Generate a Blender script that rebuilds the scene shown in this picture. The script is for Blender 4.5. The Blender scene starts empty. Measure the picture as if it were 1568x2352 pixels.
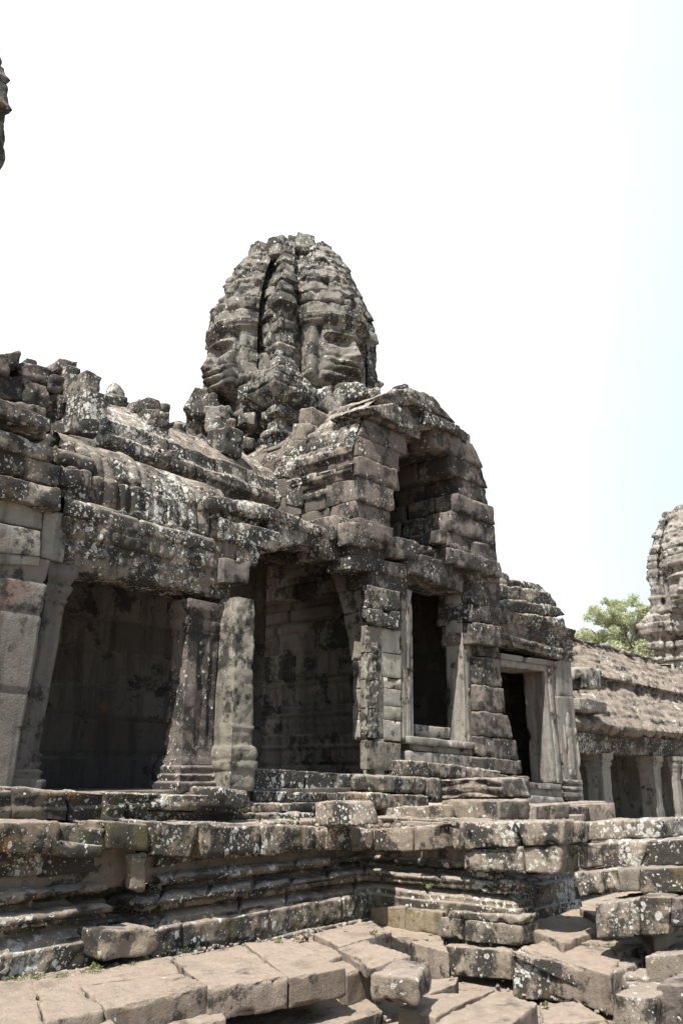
import bpy, math, random
import numpy as np
from mathutils import Vector

# ------------------------------------------------------------------ camera, sky, sun, exposure
scene = bpy.context.scene
COL = scene.collection
F_PX, HOR, CX, CY = 1907.0, 1785.0, 784.0, 1176.0      # photo measured in a 1568 x 2352 copy
PITCH = math.atan((HOR - CY) / F_PX)
YAW = math.radians(40)
cam = bpy.data.cameras.new("camera")
cam.sensor_fit = 'VERTICAL'
cam.sensor_height = 22.2
cam.lens = F_PX / 2352 * 22.2
cam.clip_start = 0.1
cam.clip_end = 3000
camo = bpy.data.objects.new("camera", cam)
camo.location = (0, 0, 0)
camo.rotation_euler = (math.pi / 2 + PITCH, 0, YAW - math.pi / 2)
COL.objects.link(camo)
scene.camera = camo

SUN_TO = Vector((-0.52, -0.14, 0.85)).normalized()       # towards the sun
SUN_EL = math.asin(SUN_TO.z)
SUN_AZ = math.atan2(SUN_TO.x, SUN_TO.y)
world = bpy.data.worlds.new("World")
scene.world = world
world.use_nodes = True
wn = world.node_tree
sky = wn.nodes.new('ShaderNodeTexSky')
sky.sky_type = 'NISHITA'
sky.sun_disc = False
sky.sun_elevation = SUN_EL
sky.sun_rotation = SUN_AZ
sky.dust_density = 1.5
sky.air_density = 1.3
sky.ozone_density = 1.0
bg = wn.nodes['Background']
bg.inputs['Strength'].default_value = 0.10
# bright veil shaped to cover only the sky beyond the temple, keeping fill light low, thinning to pale blue towards the right
tc = wn.nodes.new('ShaderNodeTexCoord')
def vdot(v):
    n = wn.nodes.new('ShaderNodeVectorMath'); n.operation = 'DOT_PRODUCT'; n.inputs[1].default_value = v
    wn.links.new(tc.outputs['Generated'], n.inputs[0]); return n.outputs['Value']
nz = wn.nodes.new('ShaderNodeTexNoise'); nz.inputs['Scale'].default_value = 1.6; nz.inputs['Detail'].default_value = 5
wn.links.new(tc.outputs['Generated'], nz.inputs['Vector'])
def mrange(v, a0, a1, b0, b1):
    n = wn.nodes.new('ShaderNodeMapRange'); n.interpolation_type = 'SMOOTHSTEP'
    for i, q in enumerate((a0, a1, b0, b1)): n.inputs[i + 1].default_value = q
    wn.links.new(v, n.inputs[0]); return n.outputs[0]
def wmath(op, x, y):
    n = wn.nodes.new('ShaderNodeMath'); n.operation = op
    for i, q in enumerate((x, y)):
        if isinstance(q, float): n.inputs[i].default_value = q
        else: wn.links.new(q, n.inputs[i])
    return n.outputs[0]
front = mrange(vdot((0.70, 0.59, 0.40)), 0.15, 0.75, 0.10, 0.97)
right = mrange(wmath('ADD', vdot((0.643, -0.766, 0.0)), wmath('MULTIPLY', nz.outputs['Fac'], 0.16)), 0.10, 0.50, 1.0, 0.0)
mx = wn.nodes.new('ShaderNodeMixRGB')
veil = wn.nodes.new('ShaderNodeMixRGB')
veil.inputs['Color1'].default_value = (4.1, 5.0, 5.3, 1); veil.inputs['Color2'].default_value = (6.2, 6.5, 6.6, 1)
wn.links.new(right, veil.inputs['Fac']); wn.links.new(veil.outputs['Color'], mx.inputs['Color2'])
wn.links.new(front, mx.inputs['Fac'])
wn.links.new(sky.outputs['Color'], mx.inputs['Color1'])
wn.links.new(mx.outputs['Color'], bg.inputs['Color'])

sun = bpy.data.lights.new("sun", 'SUN')
sun.energy = 5.0
sun.angle = math.radians(0.5)
sun.color = (1.0, 0.957, 0.885)
suno = bpy.data.objects.new("sun", sun)
suno.rotation_euler = SUN_TO.to_track_quat('Z', 'Y').to_euler()
suno.location = SUN_TO * 60
COL.objects.link(suno)
scene.view_settings.view_transform = 'Standard'
scene.view_settings.look = 'None'
scene.view_settings.gamma = 1
scene.view_settings.exposure = 1.1

# ------------------------------------------------------------------ pixel -> point helpers (x along the galleries, y into the temple)
_c, _s = math.cos(YAW), math.sin(YAW)
def ray(px, py):
    x = (px - CX) / F_PX; v = (CY - py) / F_PX
    Y = math.cos(PITCH) - v * math.sin(PITCH); Z = math.sin(PITCH) + v * math.cos(PITCH)
    return np.array((Y * _c + x * _s, Y * _s - x * _c, Z))
def at_y(px, py, y): r = ray(px, py); return r * (y / r[1])
def at_x(px, py, x): r = ray(px, py); return r * (x / r[0])
def at_z(px, py, z): r = ray(px, py); return r * (z / r[2])
def at_d(px, py, d): r = ray(px, py); return r * (d / (r[0] * _c + r[1] * _s))

# ------------------------------------------------------------------ noise
def _h(i, j, k, seed):
    n = (i * 374761393 + j * 668265263 + k * 2147483647 + seed * 1274126177) & 0xFFFFFFFF
    n = ((n ^ (n >> 13)) * 1274126177) & 0xFFFFFFFF
    n = n ^ (n >> 16)
    return (n & 0xFFFF) / 32767.5 - 1.0
def vnoise(P, seed=0):
    I = np.floor(P).astype(np.int64); f = P - I; f = f * f * (3 - 2 * f)
    i, j, k = I[:, 0], I[:, 1], I[:, 2]; x, y, z = f[:, 0], f[:, 1], f[:, 2]
    r = 0
    for a in (0, 1):
        for b in (0, 1):
            for c in (0, 1):
                w = (x if a else 1 - x) * (y if b else 1 - y) * (z if c else 1 - z)
                r = r + w * _h(i + a, j + b, k + c, seed)
    return r
def fbm(P, scale, octv=3, seed=0, gain=0.5):
    r = 0; a = 1.0
    for o in range(octv):
        r = r + a * vnoise(P * scale + 17.3 * o, seed + o); a *= gain; scale *= 2.03
    return r
def hrand(ids, seed=0):
    ids = np.asarray(ids, dtype=np.int64)
    return _h(ids, ids * 7 + 3, ids * 0 + 11, seed)       # -1..1

# ------------------------------------------------------------------ mesh accumulator
class G:
    def __init__(s): s.v = []; s.f = []; s.t = []; s.n = 0
    def add(s, V, Fq, tint):
        s.v.append(V); s.f.append(np.asarray(Fq, dtype=np.int64) + s.n)
        s.t.append(np.broadcast_to(np.asarray(tint, dtype=float), (len(V),)).copy()); s.n += len(V)
_seed = [100]
def ns(): _seed[0] += 1; return _seed[0]

_cache = {}
def lattice(nx, ny, nz):
    key = (nx, ny, nz)
    if key in _cache: return _cache[key]
    idx = {}; pts = []
    def vid(i, j, k):
        q = (i, j, k)
        if q not in idx: idx[q] = len(pts); pts.append((2 * i / nx - 1, 2 * j / ny - 1, 2 * k / nz - 1))
        return idx[q]
    F = []
    for i in range(nx):
        for j in range(ny):
            F.append((vid(i, j, nz), vid(i + 1, j, nz), vid(i + 1, j + 1, nz), vid(i, j + 1, nz)))
            F.append((vid(i, j, 0), vid(i, j + 1, 0), vid(i + 1, j + 1, 0), vid(i + 1, j, 0)))
    for i in range(nx):
        for k in range(nz):
            F.append((vid(i, 0, k), vid(i + 1, 0, k), vid(i + 1, 0, k + 1), vid(i, 0, k + 1)))
            F.append((vid(i, ny, k), vid(i, ny, k + 1), vid(i + 1, ny, k + 1), vid(i + 1, ny, k)))
    for j in range(ny):
        for k in range(nz):
            F.append((vid(0, j, k), vid(0, j, k + 1), vid(0, j + 1, k + 1), vid(0, j + 1, k)))
            F.append((vid(nx, j, k), vid(nx, j + 1, k), vid(nx, j + 1, k + 1), vid(nx, j, k + 1)))
    _cache[key] = (np.array(pts, dtype=float), np.array(F, dtype=np.int64))
    return _cache[key]

def hexa(g, C, r=0.03, amp=0.012, res=0.045, tint=None, chip=0.6, post=None):
    """worn stone block: C = 8 corners, bottom 4 then top 4, each going (x0y0, x1y0, x1y1, x0y1)"""
    C = np.asarray(C, dtype=float)
    ex = (np.linalg.norm(C[1] - C[0]) + np.linalg.norm(C[6] - C[7])) / 2
    ey = (np.linalg.norm(C[3] - C[0]) + np.linalg.norm(C[6] - C[5])) / 2
    ez = (np.linalg.norm(C[4] - C[0]) + np.linalg.norm(C[6] - C[2])) / 2
    n = [int(min(60, max(3, round(e / res)))) for e in (ex, ey, ez)]
    U, Fq = lattice(*n)
    h = np.array((ex, ey, ez)) / 2
    sd = ns()
    r0 = min(0.62 * r, min(h) * 0.4)
    p = np.stack([np.interp(U[:, a], np.linspace(-1, 1, n[a] + 1), np.concatenate(([-h[a]], np.linspace(-(h[a] - r0), h[a] - r0, n[a] - 1), [h[a]]))) for a in range(3)], 1)
    rr = np.minimum(min(h) * 0.4, 0.62 * r * (1 + 0.8 * fbm(p + sd * 3.1, 3.5, 3, sd)))[:, None]
    rr = np.maximum(rr, 0.004)
    q = np.clip(p, -(h - rr), h - rr); d = p - q
    L = np.linalg.norm(d, axis=1, keepdims=True)
    cnt = (np.abs(d) > 1e-9).sum(1)
    nrm = np.where(L > 1e-9, d / np.maximum(L, 1e-9), 0)
    p = np.where((cnt >= 2)[:, None], q + nrm * rr, p)
    u = p / h
    w = []
    for (a, b, c) in ((-1, -1, -1), (1, -1, -1), (1, 1, -1), (-1, 1, -1), (-1, -1, 1), (1, -1, 1), (1, 1, 1), (-1, 1, 1)):
        w.append((1 + a * u[:, 0]) * (1 + b * u[:, 1]) * (1 + c * u[:, 2]) / 8)
    P = np.stack(w, 1) @ C
    ax = [C[[1, 2, 5, 6]].mean(0) - C[[0, 3, 4, 7]].mean(0), C[[2, 3, 6, 7]].mean(0) - C[[0, 1, 4, 5]].mean(0), C[4:].mean(0) - C[:4].mean(0)]
    ax = np.array([a / np.linalg.norm(a) for a in ax])
    N = nrm @ ax
    Q = P + sd * 5.7
    e = amp * (0.5 * fbm(Q, 2.0, 2, sd) + 0.45 * fbm(Q, 7, 3, sd + 5) + 0.25 * fbm(Q, 22, 2, sd + 7))
    ch = np.maximum(0, fbm(Q, 4.5, 3, sd + 9) - 0.25) * chip * 0.13 * (cnt >= 2)
    P = P + N * (e - ch)[:, None]
    if post is not None: P = post(P)
    if tint is None: tint = 0.5 + 0.5 * random.uniform(-1, 1)
    g.add(P, Fq, tint)
    return P

def block(g, x0, x1, y0, y1, z0, z1, rz=0, rx=0, ry=0, jit=0.0, **kw):
    c = np.array(((x0 + x1) / 2, (y0 + y1) / 2, (z0 + z1) / 2))
    C = np.array([(x0, y0, z0), (x1, y0, z0), (x1, y1, z0), (x0, y1, z0), (x0, y0, z1), (x1, y0, z1), (x1, y1, z1), (x0, y1, z1)], dtype=float)
    if jit: C = C + np.array([[random.uniform(-jit, jit) for _ in range(3)] for _ in range(8)])
    if rz or rx or ry:
        D = C - c
        cz, sz = math.cos(rz), math.sin(rz); D = D @ np.array(((cz, sz, 0), (-sz, cz, 0), (0, 0, 1)))
        cx, sx = math.cos(rx), math.sin(rx); D = D @ np.array(((1, 0, 0), (0, cx, sx), (0, -sx, cx)))
        cy, sy = math.cos(ry), math.sin(ry); D = D @ np.array(((cy, 0, -sy), (0, 1, 0), (sy, 0, cy)))
        C = c + D
    return hexa(g, C, **kw)

# ------------------------------------------------------------------ masonry pattern
def masonry(a, b, breaks, L, seed):
    """joints of coursed stone; returns distance to joint, id and position inside the block"""
    breaks = np.asarray(breaks, dtype=float)
    ci = np.clip(np.searchsorted(breaks, b, side='right') - 1, 0, len(breaks) - 2)
    db = np.minimum(b - breaks[ci], breaks[ci + 1] - b)
    da = np.full(len(a), 9.0); bid = np.zeros(len(a), dtype=np.int64); ua = np.zeros(len(a))
    rng = np.random.default_rng(seed)
    a0, a1 = a.min() - 0.01, a.max() + 0.01
    for c in range(len(breaks) - 1):
        m = ci == c
        js = [a0 - rng.uniform(0, 0.6) * L]
        while js[-1] < a1 + L: js.append(js[-1] + L * rng.uniform(0.6, 1.5))
        js = np.array(js)
        am = a[m]; k = np.clip(np.searchsorted(js, am) - 1, 0, len(js) - 2)
        da[m] = np.minimum(am - js[k], js[k + 1] - am); ua[m] = (am - js[k]) / (js[k + 1] - js[k]) - 0.5
        bid[m] = c * 1009 + k + seed * 13
    ub = (b - breaks[ci]) / (breaks[ci + 1] - breaks[ci]) - 0.5
    return np.maximum(np.minimum(da, db), 0), bid, ua, ub

def resample(pts, res):
    pts = np.asarray(pts, dtype=float); out = [pts[0]]; seg = [0]
    for i in range(len(pts) - 1):
        d = np.linalg.norm(pts[i + 1] - pts[i]); n = max(1, int(round(d / res)))
        for k in range(1, n + 1): out.append(pts[i] + (pts[i + 1] - pts[i]) * k / n); seg.append(i)
    return np.array(out), np.array(seg)

def sheet(g, path, prof, res=0.035, resb=None, breaks=None, L=0.8, off=0.02, groove=0.04, gw=0.016, rnd=0.008,
          amp=0.012, nsc=3.0, closed=False, hole=None, extra=None, warp=None, tilt=0.02, tintamp=0.5, seed=None, flip=False):
    """a masonry surface: profile (out, z) swept along a plan path; outward is to the right of the walking direction"""
    sd = ns() if seed is None else seed
    path = np.asarray(path, dtype=float); prof = np.asarray(prof, dtype=float)
    M = len(path)
    dirs = path[1:] - path[:-1]; dirs /= np.linalg.norm(dirs, axis=1, keepdims=True)
    nn = np.stack((dirs[:, 1], -dirs[:, 0]), 1)
    mit = np.zeros((M, 2))
    for i in range(M):
        if closed and i in (0, M - 1): n1, n2 = nn[-1], nn[0]
        else: n1, n2 = nn[max(i - 1, 0)], nn[min(i, M - 2)]
        mit[i] = (n1 + n2) / max(0.25, 1 + n1 @ n2)
    base, m, nrm, al = [], [], [], []; acc = 0
    for i in range(M - 1):
        d = np.linalg.norm(path[i + 1] - path[i]); n = max(1, int(round(d / res)))
        for k in range(0 if i == 0 else 1, n + 1):
            t = k / n
            base.append(path[i] * (1 - t) + path[i + 1] * t); m.append(mit[i] * (1 - t) + mit[i + 1] * t)
            v = nn[i]
            if k == n and i < M - 2: v = mit[i + 1]
            if closed and ((i == 0 and k == 0) or (i == M - 2 and k == n)): v = mit[0]
            nrm.append(v); al.append(acc + d * t)
        acc += d
    base, m, nrm, al = map(np.array, (base, m, nrm, al))
    pr, _ = resample(prof, resb or res)
    tg = np.gradient(pr, axis=0); tg /= np.maximum(np.linalg.norm(tg, axis=1, keepdims=True), 1e-9)
    pn = np.stack((tg[:, 1], -tg[:, 0]), 1)                # (out, z)
    na, nb = len(al), len(pr)
    A = np.repeat(al, nb); B = np.tile(pr[:, 1], na); O = np.tile(pr[:, 0], na)
    bl = np.concatenate(([0], np.cumsum(np.linalg.norm(np.diff(pr, axis=0), axis=1)))); BL = np.tile(bl, na)
    XY = np.repeat(base, nb, 0) + np.repeat(m, nb, 0) * O[:, None]
    P = np.concatenate((XY, B[:, None]), 1)
    N = np.concatenate((np.repeat(nrm, nb, 0) * np.tile(pn[:, 0], na)[:, None], np.tile(pn[:, 1], na)[:, None]), 1)
    disp = amp * fbm(P + sd, nsc, 3, sd)
    tint = np.full(len(P), 0.5)
    if breaks is not None:
        wob = 0.02 * fbm(P, 1.3, 2, sd + 3)
        d, bid, ua, ub = masonry(A + wob, BL + wob, breaks if breaks[0] != 'z' else breaks[1], L, sd)
        disp = disp + off * hrand(bid, 1) + tilt * (ua * hrand(bid, 2) + ub * hrand(bid, 3))
        wide = gw * (1 + 0.7 * hrand(bid, 5))
        disp = disp - groove * np.exp(-(d / wide) ** 2) - rnd * np.exp(-d / 0.028)
        tint = 0.5 + tintamp * hrand(bid, 4)
    if extra is not None: disp = disp + extra(A, B, P, BL)
    P = P + N * disp[:, None]
    idx = np.arange(na * nb).reshape(na, nb)
    q = np.stack((idx[:-1, :-1], idx[1:, :-1], idx[1:, 1:], idx[:-1, 1:]), -1).reshape(-1, 4)
    if hole is not None:
        cen = P[q].mean(1); ca = A[q].mean(1)
        q = q[~hole(ca, cen)]
    if flip: q = q[:, ::-1]
    if warp is not None: P = warp(P)
    g.add(P, q, tint)

# ------------------------------------------------------------------ objects
def tag(o, label=None, cat=None, group=None, kind=None):
    if label: o['label'] = label
    if cat: o['category'] = cat
    if group: o['group'] = group
    if kind: o['kind'] = kind
    return o
def thing(name, loc, label, cat, group=None):
    o = bpy.data.objects.new(name, None); o.empty_display_size = 0.3; o.location = loc; COL.objects.link(o)
    return tag(o, label, cat, group)
def part(name, g, mat, parent=None, label=None, loc=None, kind=None):
    V = np.concatenate(g.v); Fq = np.concatenate(g.f); T = np.concatenate(g.t)
    if loc is not None: V = V - np.asarray(loc)
    me = bpy.data.meshes.new(name)
    me.vertices.add(len(V)); me.vertices.foreach_set('co', V.astype(np.float32).ravel())
    w = Fq.shape[1]
    me.loops.add(Fq.size); me.loops.foreach_set('vertex_index', Fq.astype(np.int32).ravel())
    me.polygons.add(len(Fq)); me.polygons.foreach_set('loop_start', np.arange(0, Fq.size, w, dtype=np.int32))
    me.polygons.foreach_set('loop_total', np.full(len(Fq), w, dtype=np.int32))
    me.polygons.foreach_set('use_smooth', np.ones(len(Fq), dtype=bool))
    at = me.attributes.new('tint', 'FLOAT', 'POINT'); at.data.foreach_set('value', T.astype(np.float32))
    me.update(calc_edges=True); me.validate()
    me.materials.append(mat)
    o = bpy.data.objects.new(name, me); COL.objects.link(o)
    if loc is not None: o.location = loc
    if parent is not None:
        o.parent = parent
        if parent.type == 'EMPTY': o.location = -Vector(parent.location)
    if label: o['label'] = label
    if kind: o['kind'] = kind
    return o

# ------------------------------------------------------------------ materials
def nd(nt, t, **kw):
    n = nt.nodes.new(t)
    for k, v in kw.items(): setattr(n, k, v)
    return n
def stone(name, c1, c2, black=0.5, white=0.5, top=0.7, orange=0.15, streak=0.4, bump=1.0, moss=0.0, topcol=(0.31, 0.258, 0.213), pink=0.0):
    m = bpy.data.materials.new(name); m.use_nodes = True
    nt = m.node_tree; bs = nt.nodes['Principled BSDF']; lk = nt.links.new
    geo = nd(nt, 'ShaderNodeNewGeometry'); att = nd(nt, 'ShaderNodeAttribute', attribute_name='tint')
    sep = nd(nt, 'ShaderNodeSeparateXYZ'); lk(geo.outputs['Normal'], sep.inputs[0])
    def noise(scale, detail=5, rough=0.6, vec=None, dist=0.0):
        n = nd(nt, 'ShaderNodeTexNoise'); n.inputs['Scale'].default_value = scale; n.inputs['Detail'].default_value = detail
        n.inputs['Roughness'].default_value = rough; n.inputs['Distortion'].default_value = dist
        lk(vec if vec else geo.outputs['Position'], n.inputs['Vector']); return n.outputs['Fac']
    def ramp(fac, lo, hi):
        r = nd(nt, 'ShaderNodeMapRange'); r.inputs['From Min'].default_value = lo; r.inputs['From Max'].default_value = hi
        lk(fac, r.inputs['Value']); return r.outputs[0]
    def mul(a, b):
        r = nd(nt, 'ShaderNodeMath', operation='MULTIPLY')
        for i, q in enumerate((a, b)):
            if isinstance(q, float): r.inputs[i].default_value = q
            else: lk(q, r.inputs[i])
        return r.outputs[0]
    def add(a, b, k=1.0):
        r = nd(nt, 'ShaderNodeMath', operation='MULTIPLY_ADD'); lk(b, r.inputs[0]); r.inputs[1].default_value = k
        if isinstance(a, float): r.inputs[2].default_value = a
        else: lk(a, r.inputs[2])
        return r.outputs[0]
    def mix(fac, a, b):
        r = nd(nt, 'ShaderNodeMixRGB')
        if isinstance(fac, float): r.inputs[0].default_value = fac
        else: lk(fac, r.inputs[0])
        for i, q in ((1, a), (2, b)):
            if isinstance(q, tuple): r.inputs[i].default_value = (*q, 1)
            else: lk(q, r.inputs[i])
        return r.outputs[0]
    c = mix(ramp(noise(0.9, 4), 0.35, 0.65), c1, c2)
    c = mix(ramp(att.outputs['Fac'], 0.0, 1.0), mix(0.35, c, (0.105, 0.09, 0.078)), mix(0.25, c, (0.38, 0.35, 0.30)))
    fine = noise(9, 9, 0.75)
    c = mix(mul(ramp(fine, 0.38, 0.72), 0.5), c, (0.09, 0.078, 0.066))
    if pink: c = mix(mul(ramp(noise(0.8, 3), 0.56, 0.68), pink), c, (0.27, 0.115, 0.08))
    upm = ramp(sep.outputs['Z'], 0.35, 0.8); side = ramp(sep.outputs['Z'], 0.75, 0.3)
    if streak:
        mp = nd(nt, 'ShaderNodeMapping'); mp.inputs['Scale'].default_value = (4.5, 4.5, 0.45); lk(geo.outputs['Position'], mp.inputs[0])
        st = ramp(noise(1.0, 6, 0.65, mp.outputs[0]), 0.50, 0.64)
        c = mix(mul(mul(st, side), streak), c, (0.04, 0.036, 0.032))
    bl = ramp(add(noise(2.6, 10, 0.74), att.outputs['Fac'], 0.10), 0.70 - 0.30 * black, 0.765 - 0.30 * black)
    c = mix(mul(bl, 0.9), c, (0.026, 0.025, 0.024))
    if moss: c = mix(mul(ramp(noise(2.1, 7, 0.7), 0.52, 0.63), moss), c, (0.115, 0.105, 0.045))
    if orange: c = mix(mul(ramp(noise(2.7, 7, 0.65), 0.60, 0.70), orange), c, (0.24, 0.12, 0.035))
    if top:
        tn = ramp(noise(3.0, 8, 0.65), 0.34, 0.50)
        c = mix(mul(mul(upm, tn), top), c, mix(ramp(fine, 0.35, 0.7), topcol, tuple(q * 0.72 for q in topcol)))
    clus = ramp(noise(1.5, 6, 0.7), 0.36, 0.64)
    clus = mul(clus, add(0.30, ramp(noise(0.55, 3), 0.40, 0.60), 0.85))
    dens = add(1.0 - 0.24 * white, clus, -0.52 * white)
    wp = nd(nt, 'ShaderNodeVectorMath', operation='MULTIPLY_ADD'); nzv = nd(nt, 'ShaderNodeTexNoise')
    nzv.inputs['Scale'].default_value = 22; nzv.inputs['Detail'].default_value = 4; lk(geo.outputs['Position'], nzv.inputs['Vector'])
    lk(nzv.outputs['Color'], wp.inputs[0]); wp.inputs[1].default_value = (0.07, 0.07, 0.07); lk(geo.outputs['Position'], wp.inputs[2])
    def spots(scale, k):
        v = nd(nt, 'ShaderNodeTexVoronoi'); v.inputs['Scale'].default_value = scale; lk(wp.outputs[0], v.inputs['Vector'])
        sc = nd(nt, 'ShaderNodeSeparateColor'); lk(v.outputs['Color'], sc.inputs[0])
        e = nd(nt, 'ShaderNodeMath', operation='SUBTRACT'); lk(sc.outputs[0], e.inputs[0]); lk(dens, e.inputs[1])
        q = nd(nt, 'ShaderNodeMath', operation='MULTIPLY_ADD'); lk(e.outputs[0], q.inputs[0]); q.inputs[1].default_value = k
        m_ = nd(nt, 'ShaderNodeMath', operation='MULTIPLY'); lk(v.outputs['Distance'], m_.inputs[0]); m_.inputs[1].default_value = -1.0
        lk(m_.outputs[0], q.inputs[2]); return ramp(q.outputs[0], -0.02, 0.05)
    wcol = mix(ramp(noise(40, 5, 0.75), 0.36, 0.62), (0.25, 0.25, 0.22), (0.57, 0.57, 0.53))
    mx1 = nd(nt, 'ShaderNodeMath', operation='MAXIMUM'); lk(spots(9, 1.0), mx1.inputs[0]); lk(spots(18, 1.25), mx1.inputs[1])
    anyw = nd(nt, 'ShaderNodeMath', operation='MAXIMUM'); lk(mx1.outputs[0], anyw.inputs[0]); lk(spots(40, 1.2), anyw.inputs[1])
    c = mix(mul(anyw.outputs[0], 0.88 * min(1.0, white * 2.6)), c, wcol)
    lk(c, bs.inputs['Base Color'])
    bs.inputs['Roughness'].default_value = 0.92
    bs.inputs['Specular IOR Level'].default_value = 0.18
    vo = nd(nt, 'ShaderNodeTexVoronoi'); vo.inputs['Scale'].default_value = 34; lk(geo.outputs['Position'], vo.inputs['Vector'])
    hgt = add(mul(noise(55, 6, 0.7), 0.6), fine, 1.6)
    hgt = add(hgt, ramp(vo.outputs['Distance'], 0.0, 0.25), 0.25)
    bp = nd(nt, 'ShaderNodeBump'); bp.inputs['Strength'].default_value = 0.9; bp.inputs['Distance'].default_value = 0.03 * bump
    lk(hgt, bp.inputs['Height']); lk(bp.outputs[0], bs.inputs['Normal'])
    return m

GREY, BROWN = (0.212, 0.198, 0.166), (0.20, 0.163, 0.126)
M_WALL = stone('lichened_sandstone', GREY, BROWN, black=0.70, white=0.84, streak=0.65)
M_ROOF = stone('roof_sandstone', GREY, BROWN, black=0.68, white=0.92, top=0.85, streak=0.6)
M_TOWER = stone('tower_sandstone', (0.21, 0.208, 0.186), (0.195, 0.182, 0.158), black=0.66, white=0.80, top=0.3, orange=0.05, moss=0.15)
M_DARK = stone('dark_sandstone', (0.12, 0.10, 0.09), (0.14, 0.108, 0.095), black=0.64, white=0.54, top=0.6)
M_SMOOTH = stone('smooth_sandstone', (0.235, 0.23, 0.205), (0.21, 0.20, 0.175), black=0.28, white=0.12, top=0.3, streak=0.6, orange=0.1, bump=0.6, pink=0.25)
M_COLUMN = stone('stained_pillar_sandstone', (0.145, 0.14, 0.13), (0.125, 0.108, 0.098), black=0.40, white=0.22, top=0.3, streak=0.7, orange=0.1, bump=0.9, pink=0.4)
M_SHAFT = stone('dark_shaft_sandstone', (0.105, 0.10, 0.092), (0.09, 0.08, 0.074), black=0.45, white=0.3, top=0.3, streak=0.7, bump=1.2, pink=0.15)
M_RELIEF = stone('relief_sandstone', (0.13, 0.118, 0.102), (0.115, 0.10, 0.084), black=0.42, white=0.15, top=0.3, streak=0.6, orange=0.2)
M_CARVED = stone('pale_carved_sandstone', (0.25, 0.235, 0.19), (0.22, 0.20, 0.16), black=0.46, white=0.4, top=0.3, streak=0.5, orange=0.1)
M_PALE = stone('pale_sandstone', (0.36, 0.345, 0.285), (0.33, 0.31, 0.255), black=0.12, white=0.12, top=0.2, streak=0.3, orange=0.05, bump=0.5)
M_INNER = stone('inner_sandstone', (0.056, 0.050, 0.044), (0.064, 0.052, 0.043), black=0.30, white=0.10, top=0.4, streak=0.6, orange=0.3)  # stained inner stone; colour lowered further to put interior shade into it
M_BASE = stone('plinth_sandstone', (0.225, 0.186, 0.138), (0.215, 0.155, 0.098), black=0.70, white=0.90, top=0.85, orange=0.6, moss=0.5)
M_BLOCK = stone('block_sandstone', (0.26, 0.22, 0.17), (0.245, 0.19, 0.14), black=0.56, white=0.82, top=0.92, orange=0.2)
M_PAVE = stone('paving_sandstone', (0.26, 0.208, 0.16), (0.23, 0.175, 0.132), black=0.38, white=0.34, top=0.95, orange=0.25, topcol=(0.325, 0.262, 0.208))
M_OCHRE = stone('mossy_ochre_sandstone', (0.235, 0.165, 0.08), (0.20, 0.17, 0.11), black=0.35, white=0.3, top=0.5, orange=0.9, moss=0.8, streak=0.5)
M_FACE = stone('face_sandstone', (0.185, 0.182, 0.165), (0.17, 0.158, 0.138), black=0.58, white=0.64, top=0.3, orange=0.05, moss=0.1, bump=0.7)
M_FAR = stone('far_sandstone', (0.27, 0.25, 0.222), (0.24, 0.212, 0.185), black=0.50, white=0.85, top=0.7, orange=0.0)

# ------------------------------------------------------------------ block helpers: front faces measured in the photo, unprojected on a wall plane
def bq(g, quad, y, depth, **kw):
    """quad TL,TR,BR,BL of a face lying on the plane y (facing the camera side), depth goes into the temple"""
    tl, tr, br, bl = [at_y(p[0], p[1], y) for p in quad]
    d = np.array((0, depth, 0))
    return hexa(g, [bl, br, br + d, bl + d, tl, tr, tr + d, tl + d], **kw)
def bx(g, quad, x, depth, **kw):
    """the same for a face on the plane x, looking towards -x"""
    tl, tr, br, bl = [at_x(p[0], p[1], x) for p in quad]
    d = np.array((depth, 0, 0))
    return hexa(g, [br, br + d, bl + d, bl, tr, tr + d, tl + d, tl], **kw)
def pillar(g, x0, x1, y0, y1, prof, lean=0.0, **kw):
    zl = prof[0][1]
    def warp(P):
        P = P.copy(); P[:, 0] += lean * (P[:, 2] - zl); return P
    k = dict(res=0.03, amp=0.01, closed=True, warp=warp); k.update(kw)
    sheet(g, [(x0, y0), (x1, y0), (x1, y1), (x0, y1), (x0, y0)], prof, **k)
def vertstreak(A, B, P, BL): return 0 * A

# ------------------------------------------------------------------ ground
g = G()
xs = np.concatenate((np.linspace(-900, -30, 30)[:-1], np.linspace(-30, 60, 260), np.linspace(60, 1500, 40)[1:]))
ys = np.concatenate((np.linspace(-900, -30, 30)[:-1], np.linspace(-30, 60, 260), np.linspace(60, 1500, 40)[1:]))
XX, YY = np.meshgrid(xs, ys, indexing='ij'); Pg = np.stack((XX.ravel(), YY.ravel(), XX.ravel() * 0), 1)
Pg[:, 2] = -2.16 + 0.03 * fbm(Pg, 0.9, 3, 4)
ii = np.arange(Pg.shape[0]).reshape(XX.shape)
g.add(Pg, np.stack((ii[:-1, :-1], ii[1:, :-1], ii[1:, 1:], ii[:-1, 1:]), -1).reshape(-1, 4), 0.5)
part('ground', g, M_PAVE, kind='structure')

# ------------------------------------------------------------------ left gallery
GAL = thing('stone_gallery', (6.0, 9.0, -0.15), 'long grey gallery at left with wide dark opening, square pillars and ribbed roof', 'gallery', None)
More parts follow.
